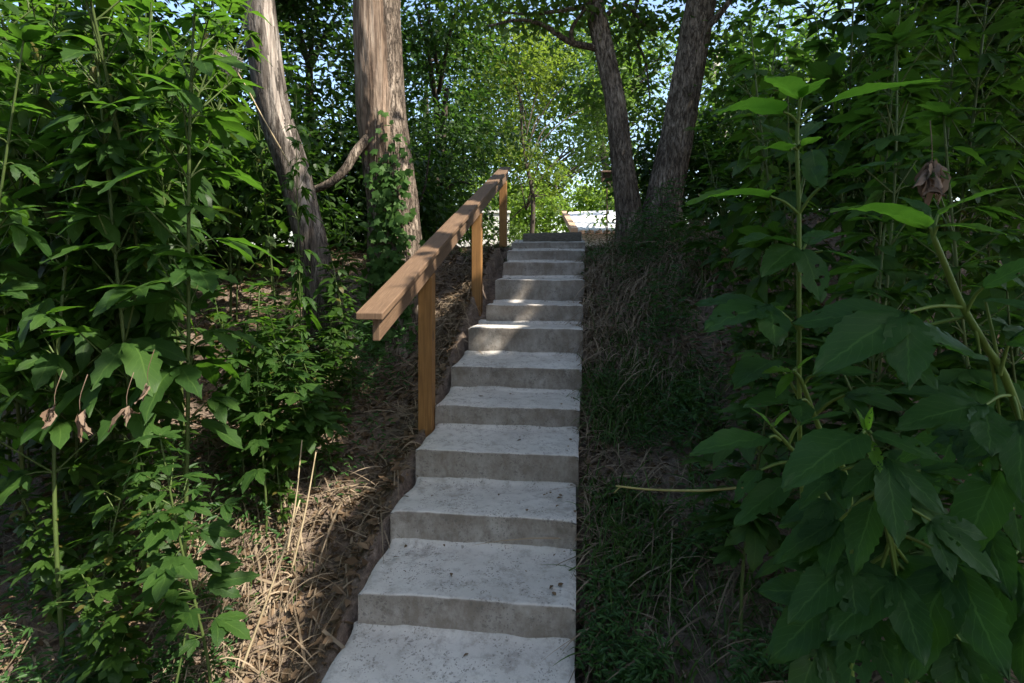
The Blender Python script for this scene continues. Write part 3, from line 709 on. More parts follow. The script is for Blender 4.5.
bush('leafy bush just behind the forked tree on its right', [((3.3, 9.4, 2.7), (1.3, .6, 1.0))], 3000, .10, 'crown', 413)
bush('light bush in the gap behind the pale roof', [((2.6, 17.0, 3.0), (1.6, .6, .9))], 2600, .12, 'crown_light', 414)
bush('dark bush far behind the leaning trunk at ground level', [((-3.2, 10.0, 2.6), (1.7, .6, 1.0)), ((-1.6, 10.4, 2.6), (1.0, .6, .9))], 6000, .12, 'crown_dark', 415)
bush('dark bush far behind the tall weeds at left', [((-6.2, 9.5, 2.7), (1.8, .6, 1.1))], 4500, .12, 'crown_dark', 416)
bush('dark bush far behind the right thicket', [((5.8, 9.0, 2.8), (1.8, .6, 1.0))], 4500, .12, 'crown_dark', 417)
bush('dark bush low at the far left behind the weeds', [((-5.0, 5.0, 2.0), (1.3, .9, 1.0))], 5000, .11, 'crown', 401)
bush('dark bush behind the leaning trunk', [((-3.3, 6.4, 2.2), (1.3, .8, 1.0))], 5000, .11, 'crown_dark', 402)
bush('dark bush between the thick bare tree and the upper handrail', [((-1.7, 7.4, 2.3), (.9, .7, .9))], 4000, .10, 'crown_dark', 403)
bush('dark bush low in the distance left of the leaning trunk', [((-4.6, 7.4, 2.6), (1.5, .8, 1.1))], 5000, .11, 'crown', 404)
bush('dark bush right of the forked tree at its foot', [((2.3, 7.4, 2.7), (.9, .6, .7))], 3500, .10, 'crown', 405)
bush('dark bush deep in the right thicket', [((4.2, 6.4, 3.0), (1.3, .8, .9))], 5000, .11, 'crown_dark', 406)
bush('dark bush at the far right edge behind the weeds', [((5.4, 5.2, 2.9), (1.2, .9, 1.0))], 5000, .11, 'crown', 407)

# ------------------------------------------------------------------ beyond the top of the stairs
M['white'] = plain('white_paint', (.70, .69, .67), (.82, .81, .79), 6, .7, None, .1)
M['tan'] = plain('tan_board', (.34, .22, .15), (.48, .33, .23), 9, .8)
M['brown'] = plain('brown_box_paint', (.09, .055, .04), (.17, .11, .08), 9, .8)
M['roofing'] = plain('pale_roofing', (.52, .53, .56), (.68, .69, .72), 12, .75, None, .2)
# pale roof sloping away beyond the landing
rf = empty('roofed_shed', (1.6, 14.6, 1.9)); tag(rf, 'pale sunlit roof with brown rafter ends, left of the forked tree', 'shed')
mb = MB()
e0, e1, g0, g1 = at(578, 229.5, 13.2), at(640, 229.5, 13.2), at(567, 212, 16.5), at(640, 209, 16.5)
dn = np.array([0, 0, -.08]); box8(mb, [e0+dn, e1+dn, g1+dn, g0+dn, e0, e1, g1, g0]); mb.build('roof', M['roofing'], rf, smooth=False)
mb = MB(); o1 = np.array([-.10, 0, 0]); u1 = np.array([0, 0, .03])
box8(mb, [e0+o1*1.6+dn*1.4, e0+o1*.03+dn*1.4, g0+o1*.03+dn*1.4, g0+o1*1.6+dn*1.4, e0+o1*1.6+u1, e0+o1*.03+u1, g0+o1*.03+u1, g0+o1*1.6+u1]); mb.build('rake_board', M['tan'], rf, smooth=False)
mb = MB(); wl = at(582, 234, 13.6); wr = at(640, 234, 13.6)
box8(mb, [np.array([wl[0], 13.6, 1.6]), np.array([wr[0], 13.6, 1.6]), np.array([wr[0], 16.2, 1.6]), np.array([wl[0], 16.2, 1.6]),
          np.array([wl[0], 13.6, e0[2]-.02]), np.array([wr[0], 13.6, e0[2]-.02]), np.array([wr[0], 16.2, g0[2]-.12]), np.array([wl[0], 16.2, g0[2]-.12])])
mb.build('wall', M['white'], rf, smooth=False)
for k in range(6):
    mb = MB(); p = at(582 + 8.2*k, 230.4, 13.1); w_ = .055
    box8(mb, [p+np.array([-w_, -.22, -.10]), p+np.array([w_, -.22, -.10]), p+np.array([w_, .3, -.07]), p+np.array([-w_, .3, -.07]),
              p+np.array([-w_, -.22, -.005]), p+np.array([w_, -.22, -.005]), p+np.array([w_, .3, .0]), p+np.array([-w_, .3, .0])])
    o = mb.build('rafter', M['tan'], rf, smooth=False); bevel(o, .015)
# white garden wall
gw = empty('garden_wall', (-.4, 12.4, 1.85)); tag(gw, 'sunlit white garden wall glimpsed behind the last handrail post', 'wall')
mb = MB(); box8(mb, [(-1.6, 12.5, 1.6), (-.06, 12.5, 1.6), (-.06, 12.62, 1.6), (-1.6, 12.62, 1.6), (-1.6, 12.5, 2.56), (-.06, 12.5, 2.56), (-.06, 12.62, 2.56), (-1.6, 12.62, 2.56)]); mb.build('panel', M['white'], gw, smooth=False)
mb = MB(); box8(mb, [(-1.63, 12.47, 2.562), (-.03, 12.47, 2.562), (-.03, 12.65, 2.562), (-1.63, 12.65, 2.562), (-1.63, 12.47, 2.61), (-.03, 12.47, 2.61), (-.03, 12.65, 2.61), (-1.63, 12.65, 2.61)]); mb.build('coping', M['white'], gw, smooth=False)
# small box on a thin pole
bh = empty('birdhouse', (at(607, 230, 9.5)[0], 9.5, 1.9)); tag(bh, 'small brown box with sloped lid on a thin pole left of the forked tree', 'birdhouse')
c = at(607, 176, 9.5); mb = MB()
box8(mb, [c+np.array(q) for q in ((-.085, -.08, -.09), (.085, -.08, -.09), (.085, .08, -.09), (-.085, .08, -.09), (-.085, -.08, .05), (.085, -.08, .05), (.085, .08, .08), (-.085, .08, .08))]); mb.build('box', M['brown'], bh, smooth=False)
mb = MB(); box8(mb, [c+np.array(q) for q in ((-.11, -.12, .052), (.11, -.12, .052), (.11, .11, .092), (-.11, .11, .092), (-.11, -.12, .07), (.11, -.12, .07), (.11, .11, .11), (-.11, .11, .11))]); mb.build('lid', M['brown'], bh, smooth=False)
mb = MB(); tube(mb, [(c[0], 9.5, 1.85), (c[0], 9.5, c[2] - .09)], .012, 8, 4); mb.build('pole', M['brown'], bh)
tag(None or bh)

# ------------------------------------------------------------------ tall broad-leaved weeds
def weed_mesh(seed, H=2.6, n=8, m=4, nodes=13, L0=.20, side=True, bare=.16):
    """one tall weed with opposite lobed leaves: stem and foliage meshes, base at the origin"""
    rg = np.random.default_rng(seed)
    lean = rg.normal(size=2)*.10
    P = [np.array([lean[0]*t*t*H + .03*math.sin(5*t+seed), lean[1]*t*t*H + .03*math.cos(4*t+seed), H*t]) for t in np.linspace(0, 1, 9)]
    sp = spline(P, 60); st = MB(); tube(st, P, [.009, .0075, .006, .0035], 7, 30)
    fo = MB(); az = rg.uniform(0, 6.28)
    for k in range(nodes):
        t = bare + (1-bare)*(k/(nodes-1))**.92; p = sp[min(59, int(t*59))]
        az += math.pi/2 + rg.normal()*.25
        for sg in (0, math.pi):
            a = az + sg + rg.normal()*.2
            sz = L0*(1.0 - .45*max(0, (t-.6)/.4)**1.3)*rg.uniform(.6, 1.3)
            if t < .35: sz *= .8
            pl = sz*rg.uniform(.25, .5)*(1 if t < .9 else .3)
            el = rg.uniform(.15, .7) if t < .88 else rg.uniform(.6, 1.1)
            d = np.array([math.cos(a)*math.cos(el), math.sin(a)*math.cos(el), math.sin(el)])
            q = p + d*pl
            tube(st, [p, p + d*pl*.5 + np.array([0, 0, .01]), q], [.0035, .0022], 5, 4, False)
            be = el - rg.uniform(.35, .95)
            bd = np.array([math.cos(a)*math.cos(be), math.sin(a)*math.cos(be), math.sin(be)])
            kind = 'simple' if t > .93 or rg.random() < .12 else ('five' if t < .45 and rg.random() < .5 else 'tri')
            put_leaf(fo, q, bd, np.array([0, 0, 1]) + rg.normal(size=3)*.28, kind, sz, rg, n, m, rg.uniform(.1, .55), .10)
            if side and t < .85 and rg.random() < .75:        # short side shoot
                d2 = unit(d + np.array([0, 0, .8])); l2 = rg.uniform(.1, .32); e = p + d2*l2
                tube(st, [p, p + d2*l2*.5, e], [.004, .0025], 5, 4, False)
                for c in range(4):
                    a2 = a + rg.uniform(-1.7, 1.7); b2 = rg.uniform(-.5, .5)
                    put_leaf(fo, e, np.array([math.cos(a2)*math.cos(b2), math.sin(a2)*math.cos(b2), math.sin(b2)]), np.array([0, 0, 1]) + rg.normal(size=3)*.25,
                             'tri' if rg.random() < .5 else 'simple', sz*rg.uniform(.35, .7), rg, max(4, n-2), m, .25, .06)
    top = sp[-1]
    for c in range(6):
        a2 = c*1.05 + rg.uniform(-.3, .3); b2 = rg.uniform(.0, .8)
        put_leaf(fo, top, np.array([math.cos(a2)*math.cos(b2), math.sin(a2)*math.cos(b2), math.sin(b2)]), np.array([0, 0, 1]) + rg.normal(size=3)*.2, 'simple', L0*rg.uniform(.4, .7), rg, n, m, .2, .06)
    return st.mesh('stem', M['stem']), fo.mesh('foliage', M['ragweed'])
VAR = [weed_mesh(300+k, 2.6, 10, 4, 15 + k % 3, .215 + .012*(k % 3), bare=.30) for k in range(5)]
VARF = [weed_mesh(320+k, 2.6, 6, 2, 19, .20) for k in range(4)]
for st_, fo_ in VARF: fo_.materials[0] = M['ragweed_far']

def weed(px, d, H, label, var, rz, grp, far=False, slim=1.0):
    x = (px - CX)/F*d; y = d
    s, f = (VARF if far else VAR)[var]
    r = empty('tall_weed', (x, y, float(ground(x, y)) - .03), rz); k = H/2.6
    r.scale = (max(.75, k)*slim, max(.75, k)*slim, k)
    tag(r, label, 'weed', grp)
    for nm, me in (('stem', s), ('foliage', f)):
        o = bpy.data.objects.new(nm, me); COL.objects.link(o); o.parent = r
    return r
GL, GR = 'tall weeds of the left thicket', 'tall weeds behind the right-hand plants'
FRONT_L = [
    (-35, 2.25, 2.6, 'tall lobed-leaf weed cut by the left edge of the view, nearest of the left thicket', 0),
    (62, 2.35, 2.75, 'tall weed near the left edge, its leaves hanging dark and large at mid height', 1),
    (140, 2.5, 2.9, 'tall weed in the left thicket with withered leaves hanging low on its stem', 2),
    (205, 2.2, 1.15, 'shorter bushy weed at lower left beside the straw covered bank', 3),
    (176, 2.55, 3.05, 'straight tall weed whose pale stem rises to the top edge at left', 4),
    (262, 2.95, 1.35, 'sunlit weed with yellow green lobed leaves in front of the leaning trunk', 0),
    (312, 3.25, 1.05, 'low leafy weed with bright tips near the foot of the leaning trunk', 1),
    (178, 3.2, 2.7, 'tall weed with sunlit upper leaves just left of the leaning trunk', 3),
    (332, 4.1, 1.5, 'leafy weed growing between the leaning trunk and the thick bare tree', 2),
    (100, 2.9, 3.0, 'tall weed in the upper left with sunlit backlit leaves', 4),
    (15, 2.7, 2.9, 'tall weed at the left edge behind the front stems', 2),
    (300, 3.75, 2.3, 'slim weed standing against the lower part of the leaning trunk', 4),
]
k = 0
for px, d, H, lab, v in FRONT_L: k += 1; weed(px, d, H, lab, v, k*1.7, GL, False, .55 if px == 300 else 1.0)
rg = np.random.default_rng(44)
for c in range(16):
    d = rg.uniform(2.6, 3.4); px = rg.uniform(-80, 150)
    weed(px, d, rg.uniform(2.9, 3.4), 'tall lobed-leaf weed in the mass of the left thicket behind the front row', c % 4, rg.uniform(0, 6.28), 'weeds massed behind the front row on the left', True, .9)
for c in range(52):
    d = rg.uniform(3.1, 6.2); px = rg.uniform(-60, 185 if d < 4.75 else 345)
    weed(px, d, rg.uniform(2.0, 3.0)*(1.08 if d < 4.5 else 1.15), 'tall lobed-leaf weed in the mass of the left thicket behind the front row', c % 4, rg.uniform(0, 6.28), 'weeds massed behind the front row on the left', True)
for c in range(13):
    d = rg.uniform(2.95, 4.1); px = rg.uniform(215, 300) if d < 3.4 else rg.uniform(235, 350)
    weed(px, d, rg.uniform(.75, 1.35), 'leafy weed in the undergrowth at the foot of the leaning trunk', c % 4, rg.uniform(0, 6.28), 'undergrowth round the leaning trunk', True, .85)
for c in range(8):
    d = rg.uniform(1.95, 3.0); px = rg.uniform(-30, 175) if d < 2.5 else rg.uniform(-30, 215)
    weed(px, d, rg.uniform(.55, 1.15), 'short broad-leaved weed low at the front of the left thicket', c % 4, rg.uniform(0, 6.28), 'short weeds low on the left', True, .8)
BACK_R = [
    (735, 3.3, 1.6, 'tall weed on the right bank just right of the forked tree', 0), (790, 2.5, 1.75, 'tall weed behind the upright pale stemmed plant on the right', 1),
    (860, 2.2, 2.15, 'tall dark weed in the middle of the right thicket', 2), (935, 2.4, 2.4, 'tall dark weed behind the withered brown leaves at right', 3),
    (1010, 2.0, 2.3, 'tall dark weed at the right edge behind the plant with the thick stem', 4), (760, 3.9, 2.2, 'slim weed with sky showing round its leaves right of the forked tree', 3),
    (835, 3.3, 2.5, 'tall weed high in the right thicket against the sky flecks', 1), (1045, 2.8, 2.7, 'tall weed in the top right corner', 0),
    (748, 2.0, 1.2, 'leafy weed left of the upright pale stemmed plant at the edge of the right thicket', 2), (850, 1.62, 1.55, 'leafy weed filling the middle of the right thicket between the two tall foreground plants', 4),
    (915, 1.55, 1.15, 'leafy weed behind the star of broad leaves, a little to its right', 0), (990, 1.55, 1.75, 'leafy weed close behind the thick slanting stem at right', 3),
    (1035, 1.75, 2.1, 'tall leafy weed at the right edge above the thick slanting stem', 1), (880, 1.85, 2.05, 'tall leafy weed just left of the withered brown leaves', 2),
    (960, 1.75, .95, 'short dark weed under the star of broad leaves at lower right', 1), (1050, 1.6, 1.25, 'dark weed in the bottom right corner', 2),
    (890, 1.9, .8, 'short dark weed on the bank behind the low foreground plant', 3), (1000, 2.3, 1.3, 'dark weed low at the right edge behind the thick slanting stem', 0),
    (705, 4.4, 1.1, 'low leafy weed on the bank at the foot of the forked tree', 2), (905, 3.1, 2.7, 'tall weed with glossy leaves high at the upper right', 4),
]
for px, d, H, lab, v in BACK_R: k += 1; weed(px, d, H, lab, v, k*1.3, GR)
for c in range(34):
    d = rg.uniform(2.4, 5.6); px = rg.uniform(740, 1080)
    weed(px, d, rg.uniform(1.3, 2.4), 'tall lobed-leaf weed in the mass of the right thicket behind the front row', c % 4, rg.uniform(0, 6.28), 'weeds massed behind the front row on the right', True)

# ------------------------------------------------------------------ near plants on the right, leaf by leaf
CAMP = np.array([0, 0, EYE])
def near_plant(name, label, stem_pts, leaves, sr=(.008, .004), seed=1):
    rg = np.random.default_rng(seed)
    P = [at(*q) for q in stem_pts]; b0 = P[0].copy()
    g = float(ground(b0[0], b0[1])); P = [np.array([b0[0] + .04, b0[1] + .05, g - .03]), (np.array([b0[0], b0[1], g]) + b0)/2 + np.array([.02, .03, 0])] + P
    r = empty(name, (P[0][0], P[0][1], g)); tag(r, label, 'plant', 'large leaved plants in the right foreground')
    mb = MB(); tube(mb, P, list(sr), 9, 40)
    for node, base, *_ in leaves:
        a, c = at(*node), at(*base)
        if np.linalg.norm(a-c) > .004: tube(mb, [a, (a+c)/2 + np.array([0, 0, .006]), c], [.0036, .0024], 6, 8, False)
    mb.build('stem', M['near_stem'], r)
    for node, base, tip, kind, face, mt, wf in leaves:
        b, t = at(*base), at(*tip); L = np.linalg.norm(t-b)
        tc = unit(CAMP - b); fc = face*.68; nrm = np.array([0, 0, 1.])*(1-fc) + tc*fc + rg.normal(size=3)*.14
        lm = MB(); d = unit(t-b); Fm = frame(d, nrm); dr = rg.uniform(.10, .22)
        d = unit(d + Fm[2]*dr*.8)                             # start higher so that the drooping tip lands on target
        put_leaf(lm, b, d, nrm, kind, L*1.02, rg, 18, 6, dr, .035, wf)
        lm.build('leaf', M[mt], r)
n_, y_ = 'near_leaf', 'young_leaf'
near_plant('large_leaved_plant', 'plant with a thick slanting stem and bright top leaves at the right edge',
  [(1062, 560, 1.10), (1012, 395, 1.02), (985, 345, .99), (962, 305, .97), (945, 265, .95), (933, 236, .94)],
  [((933, 236, .94), (928, 228, .94), (836, 205, .86), 'simple', .25, y_, .8), ((933, 236, .94), (938, 214, .94), (1026, 183, .92), 'simple', .3, y_, .8),
   ((933, 236, .94), (940, 226, .93), (1004, 232, .86), 'simple', .3, y_, .8), ((933, 236, .94), (930, 216, .95), (900, 196, 1.02), 'simple', .2, n_, .8),
   ((963, 307, .97), (908, 312, .93), (816, 370, .88), 'tri', .55, n_, 1.1), ((966, 312, .97), (983, 287, .94), (1048, 256, .88), 'simple', .35, n_, .9),
   ((975, 330, .98), (980, 356, .98), (890, 332, .93), 'simple', .6, n_, 1.0), ((968, 316, .98), (885, 342, 1.02), (938, 388, .95), 'simple', .6, n_, 1.0),
   ((1000, 375, 1.0), (1010, 340, .98), (1060, 320, .9), 'tri', .4, n_, 1.0), ((1012, 395, 1.02), (985, 405, .98), (900, 425, .95), 'tri', .5, n_, 1.1),
   ((1012, 395, 1.02), (1020, 420, .98), (1022, 500, .92), 'tri', .6, n_, 1.1), ((1030, 450, 1.04), (1000, 470, .98), (960, 560, .95), 'simple', .6, n_, 1.1),
   ((1045, 500, 1.06), (1010, 485, 1.0), (1022, 552, .96), 'simple', .7, n_, 1.1), ((1050, 520, 1.08), (1010, 560, 1.02), (985, 650, .98), 'tri', .6, n_, 1.1),
   ((1058, 540, 1.1), (1030, 590, 1.02), (1020, 680, .96), 'simple', .6, n_, 1.1), ((1000, 372, 1.0), (985, 300, 1.0), (1040, 310, .92), 'simple', .4, n_, .9),
   ((1030, 450, 1.04), (960, 430, 1.06), (925, 500, 1.02), 'tri', .55, n_, 1.1), ((1045, 500, 1.06), (985, 520, 1.06), (935, 600, 1.02), 'tri', .6, n_, 1.1),
   ((1055, 530, 1.08), (1000, 600, 1.06), (965, 690, 1.02), 'tri', .6, n_, 1.1), ((1058, 545, 1.1), (1050, 600, 1.0), (1075, 690, .95), 'tri', .6, n_, 1.1),
   ((1020, 420, 1.03), (1045, 400, 1.0), (1090, 420, .92), 'tri', .5, n_, 1.0), ((990, 352, 1.0), (1000, 420, 1.04), (960, 470, 1.0), 'tri', .6, n_, 1.1)], (.009, .0075, .006, .0045), 1)
near_plant('large_leaved_plant', 'upright plant with straight pale stem and wide flat top leaves right of the forked tree',
  [(806, 560, 1.34), (800, 450, 1.28), (799, 330, 1.2), (799, 214, 1.16), (797, 145, 1.15), (799, 108, 1.15)],
  [((799, 110, 1.15), (800, 98, 1.15), (768, 75, 1.04), 'simple', .15, y_, 1.0), ((799, 110, 1.15), (802, 98, 1.15), (828, 77, 1.05), 'simple', .15, y_, 1.0),
   ((799, 125, 1.15), (783, 112, 1.14), (712, 110, 1.02), 'simple', .1, y_, .9), ((799, 125, 1.15), (823, 105, 1.14), (936, 78, 1.02), 'simple', .15, y_, .9),
   ((797, 150, 1.15), (792, 145, 1.14), (762, 123, 1.2), 'simple', .3, n_, .8), ((797, 150, 1.15), (800, 140, 1.15), (822, 120, 1.2), 'simple', .3, n_, .8),
   ((797, 150, 1.15), (790, 150, 1.13), (752, 150, 1.02), 'simple', .2, y_, .8), ((797, 150, 1.15), (803, 146, 1.13), (822, 136, 1.05), 'simple', .2, y_, .8),
   ((799, 214, 1.16), (770, 196, 1.14), (688, 200, 1.02), 'simple', .12, y_, .9), ((799, 214, 1.16), (824, 182, 1.15), (896, 160, 1.04), 'simple', .25, n_, .9),
   ((799, 214, 1.16), (820, 188, 1.12), (806, 158, 1.2), 'simple', .4, n_, 1.0), ((799, 200, 1.16), (812, 150, 1.2), (818, 186, 1.14), 'simple', .5, n_, 1.1),
   ((800, 262, 1.18), (803, 250, 1.15), (821, 300, 1.08), 'simple', .7, n_, 1.2), ((800, 262, 1.18), (795, 247, 1.15), (763, 274, 1.08), 'simple', .5, n_, 1.1),
   ((800, 262, 1.18), (823, 251, 1.15), (881, 269, 1.06), 'simple', .45, n_, .9), ((800, 262, 1.18), (792, 243, 1.16), (740, 240, 1.06), 'simple', .25, n_, .9),
   ((800, 262, 1.18), (806, 244, 1.18), (840, 232, 1.28), 'simple', .35, n_, .9), ((799, 330, 1.2), (770, 305, 1.18), (706, 328, 1.08), 'tri', .5, n_, 1.1),
   ((799, 330, 1.2), (830, 312, 1.18), (858, 345, 1.08), 'tri', .5, n_, 1.1), ((800, 400, 1.25), (775, 360, 1.22), (735, 385, 1.12), 'simple', .5, n_, 1.1)], (.0065, .0055, .0045, .0035), 2)
near_plant('large_leaved_plant', 'low plant with a star of broad leaves and two upright young tips at lower right',
  [(905, 640, 1.05), (890, 540, .98), (875, 470, .94), (866, 436, .92)],
  [((866, 436, .92), (865, 432, .92), (857, 409, .92), 'simple', .5, y_, .7), ((866, 436, .92), (867, 432, .92), (872, 408, .91), 'simple', .5, y_, .7),
   ((866, 436, .92), (862, 434, .91), (785, 485, .84), 'simple', .5, n_, 1.15), ((866, 436, .92), (872, 434, .91), (942, 460, .84), 'simple', .45, n_, .95),
   ((866, 436, .92), (868, 440, .91), (880, 470, .85), 'simple', .4, y_, .8), ((875, 470, .94), (886, 458, .90), (898, 543, .82), 'tri', .75, n_, 1.0),
   ((875, 470, .94), (840, 470, .94), (800, 505, .90), 'tri', .5, n_, 1.0), ((878, 480, .94), (875, 500, .94), (853, 571, .90), 'simple', .7, n_, 1.1),
   ((885, 520, .97), (896, 576, .96), (829, 637, .90), 'tri', .65, n_, 1.15), ((888, 530, .98), (954, 562, .96), (908, 674, .88), 'tri', .65, n_, 1.2),
   ((880, 490, .95), (920, 470, .95), (985, 480, .88), 'tri', .45, n_, 1.0), ((882, 500, .96), (930, 520, .95), (1000, 580, .88), 'tri', .6, n_, 1.1),
   ((885, 520, .97), (850, 560, .98), (790, 620, .94), 'tri', .6, n_, 1.1), ((890, 540, .98), (870, 610, .98), (845, 700, .92), 'tri', .65, n_, 1.1),
   ((895, 560, 1.0), (960, 640, .96), (950, 740, .9), 'tri', .65, n_, 1.2),
   ((892, 550, .99), (840, 590, 1.02), (770, 660, 1.0), 'tri', .6, n_, 1.1), ((890, 540, .98), (930, 600, 1.02), (985, 680, 1.0), 'tri', .6, n_, 1.1),
   ((898, 580, 1.0), (820, 640, 1.04), (790, 720, 1.0), 'tri', .6, n_, 1.1), ((880, 490, .95), (840, 520, 1.0), (775, 560, 1.0), 'tri', .55, n_, 1.1)], (.007, .006, .005), 3)
near_plant('large_leaved_plant', 'small shoot with narrow leaves reaching out over the bank right of the stairs',
  [(830, 560, 1.12), (805, 470, 1.06), (788, 445, 1.03), (772, 428, 1.01)],
  [((780, 440, 1.02), (768, 438, 1.0), (692, 452, .94), 'simple', .5, n_, .85), ((772, 428, 1.01), (772, 427, 1.0), (752, 408, 1.0), 'simple', .4, y_, .7),
   ((772, 428, 1.01), (774, 426, 1.0), (790, 410, 1.0), 'simple', .4, y_, .7), ((788, 445, 1.03), (800, 425, 1.02), (850, 412, .96), 'simple', .4, n_, .9),
   ((795, 455, 1.04), (790, 480, 1.02), (735, 524, .98), 'simple', .55, n_, .9), ((805, 470, 1.06), (830, 500, 1.04), (800, 560, .98), 'tri', .6, n_, 1.0),
   ((800, 462, 1.05), (760, 470, 1.02), (735, 500, .98), 'simple', .5, n_, .9)], (.007, .005, .003), 4)
near_plant('large_leaved_plant', 'shaded shoot with two bright tip leaves in the middle of the right thicket',
  [(850, 500, 1.25), (820, 430, 1.2), (803, 385, 1.17), (795, 372, 1.16)],
  [((795, 372, 1.16), (794, 371, 1.16), (764, 372, 1.1), 'simple', .4, y_, .6), ((795, 372, 1.16), (797, 369, 1.16), (815, 354, 1.16), 'simple', .4, y_, .6),
   ((795, 372, 1.16), (792, 373, 1.15), (776, 396, 1.1), 'simple', .5, y_, .6), ((803, 385, 1.17), (815, 375, 1.15), (875, 372, 1.06), 'simple', .4, n_, .9),
   ((810, 405, 1.18), (800, 400, 1.15), (745, 405, 1.08), 'tri', .45, n_, 1.0), ((815, 415, 1.19), (845, 395, 1.16), (905, 410, 1.08), 'tri', .5, n_, 1.1)], (.008, .006, .004), 5)

# ------------------------------------------------------------------ small single things
def crumple(mb, c, n, L, seed):
    rg = np.random.default_rng(seed)
    for q in range(n):
        d = unit(np.array([0, 0, -1.0]) + rg.normal(size=3)*.35)
        V, qd, uv = blade(L*rng_(rg, .6, 1.1), L*rng_(rg, .12, .24), 0, 8, 4, rg.uniform(.8, 1.8), rg.uniform(-.3, .5), .12, twist=rg.uniform(-1, 1), rng=rg)
        V = V + .02*L*rg.normal(size=V.shape); mb.add(V @ frame(d, rg.normal(size=3)) + c + rg.normal(size=3)*L*.08, qd, None, uv)
def rng_(rg, a, b): return rg.uniform(a, b)
for px, py, d, n, L, lab in ((932, 165, 1.45, 16, .105, 'bunch of withered brown leaves hanging in the right thicket'),
                             (55, 408, 1.85, 4, .085, 'grey curled dead leaf hanging at far left, nearer the left edge'),
                             (80, 412, 1.85, 4, .085, 'grey curled dead leaf hanging at left beside a second one'),
                             (127, 408, 1.95, 4, .085, 'yellowish brown shrivelled leaf hanging in the left thicket'),
                             (148, 384, 2.0, 2, .075, 'single brown oval leaf drooping above the yellowish shrivelled one')):
    mb = MB(); c = at(px, py, d); crumple(mb, c, n, L, int(px)); tube(mb, [c + np.array([.01, .02, .12]), c + np.array([0, 0, .05]), c], [.0015, .001], 4, 6)
    tag(mb.build('withered_leaf', M['withered']), lab, 'dead leaf', 'withered leaves in the thickets')
# dry seed head on a thin stalk in front of the leaning trunk
sh = empty('dry_flower_stalk', at(290, 165, 3.6)); tag(sh, 'dry stalk with a fluffy grey seed head leaning left of the leaning trunk', 'dry stalk')
mb = MB(); tube(mb, [at(290, 165, 3.6), at(262, 116, 3.6), at(248, 90, 3.6), at(236, 70, 3.6)], [.005, .003], 5, 20); mb.build('stalk', M['stem_dry'], sh)
mb = MB(); rg = np.random.default_rng(8); c = at(230, 63, 3.6)
dd = unit(rg.normal(size=(700, 3))); pp = c + dd*(rg.random((700, 1))**.5)*np.array([.07, .06, .07])
M['fluff'] = leaf_mat('grey_seed_fluff', (.30, .27, .25), (.48, .44, .42), (.4, .36, .33), .4, .8, spec=.1)
scatter(mb, *LEAF6, pp, dd + rg.normal(size=(700, 3))*.4, rg.normal(size=(700, 3)), np.full(700, .026), np.full(700, .012)); mb.build('seed_head', M['fluff'], sh)
# long yellowish stalk lying across the right bank
mb = MB(); tube(mb, [at(616, 486, 2.05), at(650, 489.5, 2.05), at(700, 490.5, 2.0), at(745, 487, 1.98)], [.0035, .005], 6, 20)
tube(mb, [at(620, 487, 2.05), at(614, 493, 2.05)], .0025, 5, 4); tag(mb.build('fallen_stalk', plain('yellow_stalk', (.20, .19, .06), (.34, .31, .12), 20, .6)), 'long thin yellowish stalk lying across the right bank', 'stalk')
# dry upright stalks in the sunny patch on the left bank
for q, (x0, y0, x1, y1, d, lab) in enumerate(((290, 520, 316, 452, 2.75, 'tallest pale dry stalk standing in the sunny straw at left'), (238, 665, 300, 500, 2.3, 'long pale dry stalk leaning right over the lower left bank'),
                                        (158, 678, 190, 608, 2.05, 'short olive stalk leaning at the bottom left'), (286, 515, 302, 440, 2.85, 'thin dry stalk standing upright in the sunny straw at left'))):
    mb = MB(); p0, p1 = at(x0, y0, d), at(x1, y1, d + .1); p0[2] = min(p0[2], float(ground(p0[0], p0[1])) + .0); tube(mb, [p0, (p0+p1)/2 + np.array([.01, 0, .01]), p1], [.006, .003], 6, 14)
    tag(mb.build('dry_stalk', M['stem_dry'] if q != 2 else M['stem']), lab, 'stalk', 'dry stalks on the left bank')
# bleached dead leaf lying at the lower left
dl = at(236, 640, 2.2); dl[2] = float(ground(dl[0], dl[1])) + .05; mb = MB()
put_leaf(mb, dl, np.array([-.1, -1, -.05]), np.array([0, -.15, 1]), 'five', .17, np.random.default_rng(3), 12, 4, .2, .08, 1.0)
tag(mb.build('dead_leaf', M['pale_dead']), 'large bleached lobed leaf lying on the litter at lower left', 'dead leaf')

# ------------------------------------------------------------------ ground cover: litter, straw, grass, low weeds
def bank_points(n, rg, side, smax=7.6, wid=2.2, smin=.9):
    s = rg.uniform(smin, smax, n); w_ = rg.random(n)**1.35*wid
    a = (-.99 - w_) if side < 0 else (.02 + w_)
    x, y = s*ST + a*CT, s*CT - a*ST
    return x, y, a, s
def ribbons(mb, P, D, L, W, bend, rg, seg=4):                # curved blades: root, direction, length, width, droop
    n = len(P); t = np.linspace(0, 1, seg+1)
    Y = unit(np.cross(D, np.array([0, 0, 1.0]) + rg.normal(size=(n, 3))*.3))
    V = np.zeros((n, seg+1, 2, 3))
    for k, tt in enumerate(t):
        c = P + D*(L*tt)[:, None] + np.array([0, 0, -1.0])*(bend*L*tt*tt)[:, None]
        wv = Y*(W*(1 - tt**2*.92))[:, None]*.5
        V[:, k, 0], V[:, k, 1] = c - wv, c + wv
    base = (np.arange(n)*(seg+1)*2)[:, None]; k = np.arange(seg)[None]*2
    q = np.stack([base+k, base+k+1, base+k+3, base+k+2], -1).reshape(-1, 4)
    mb.add(V.reshape(-1, 3), q)
rg = np.random.default_rng(77)
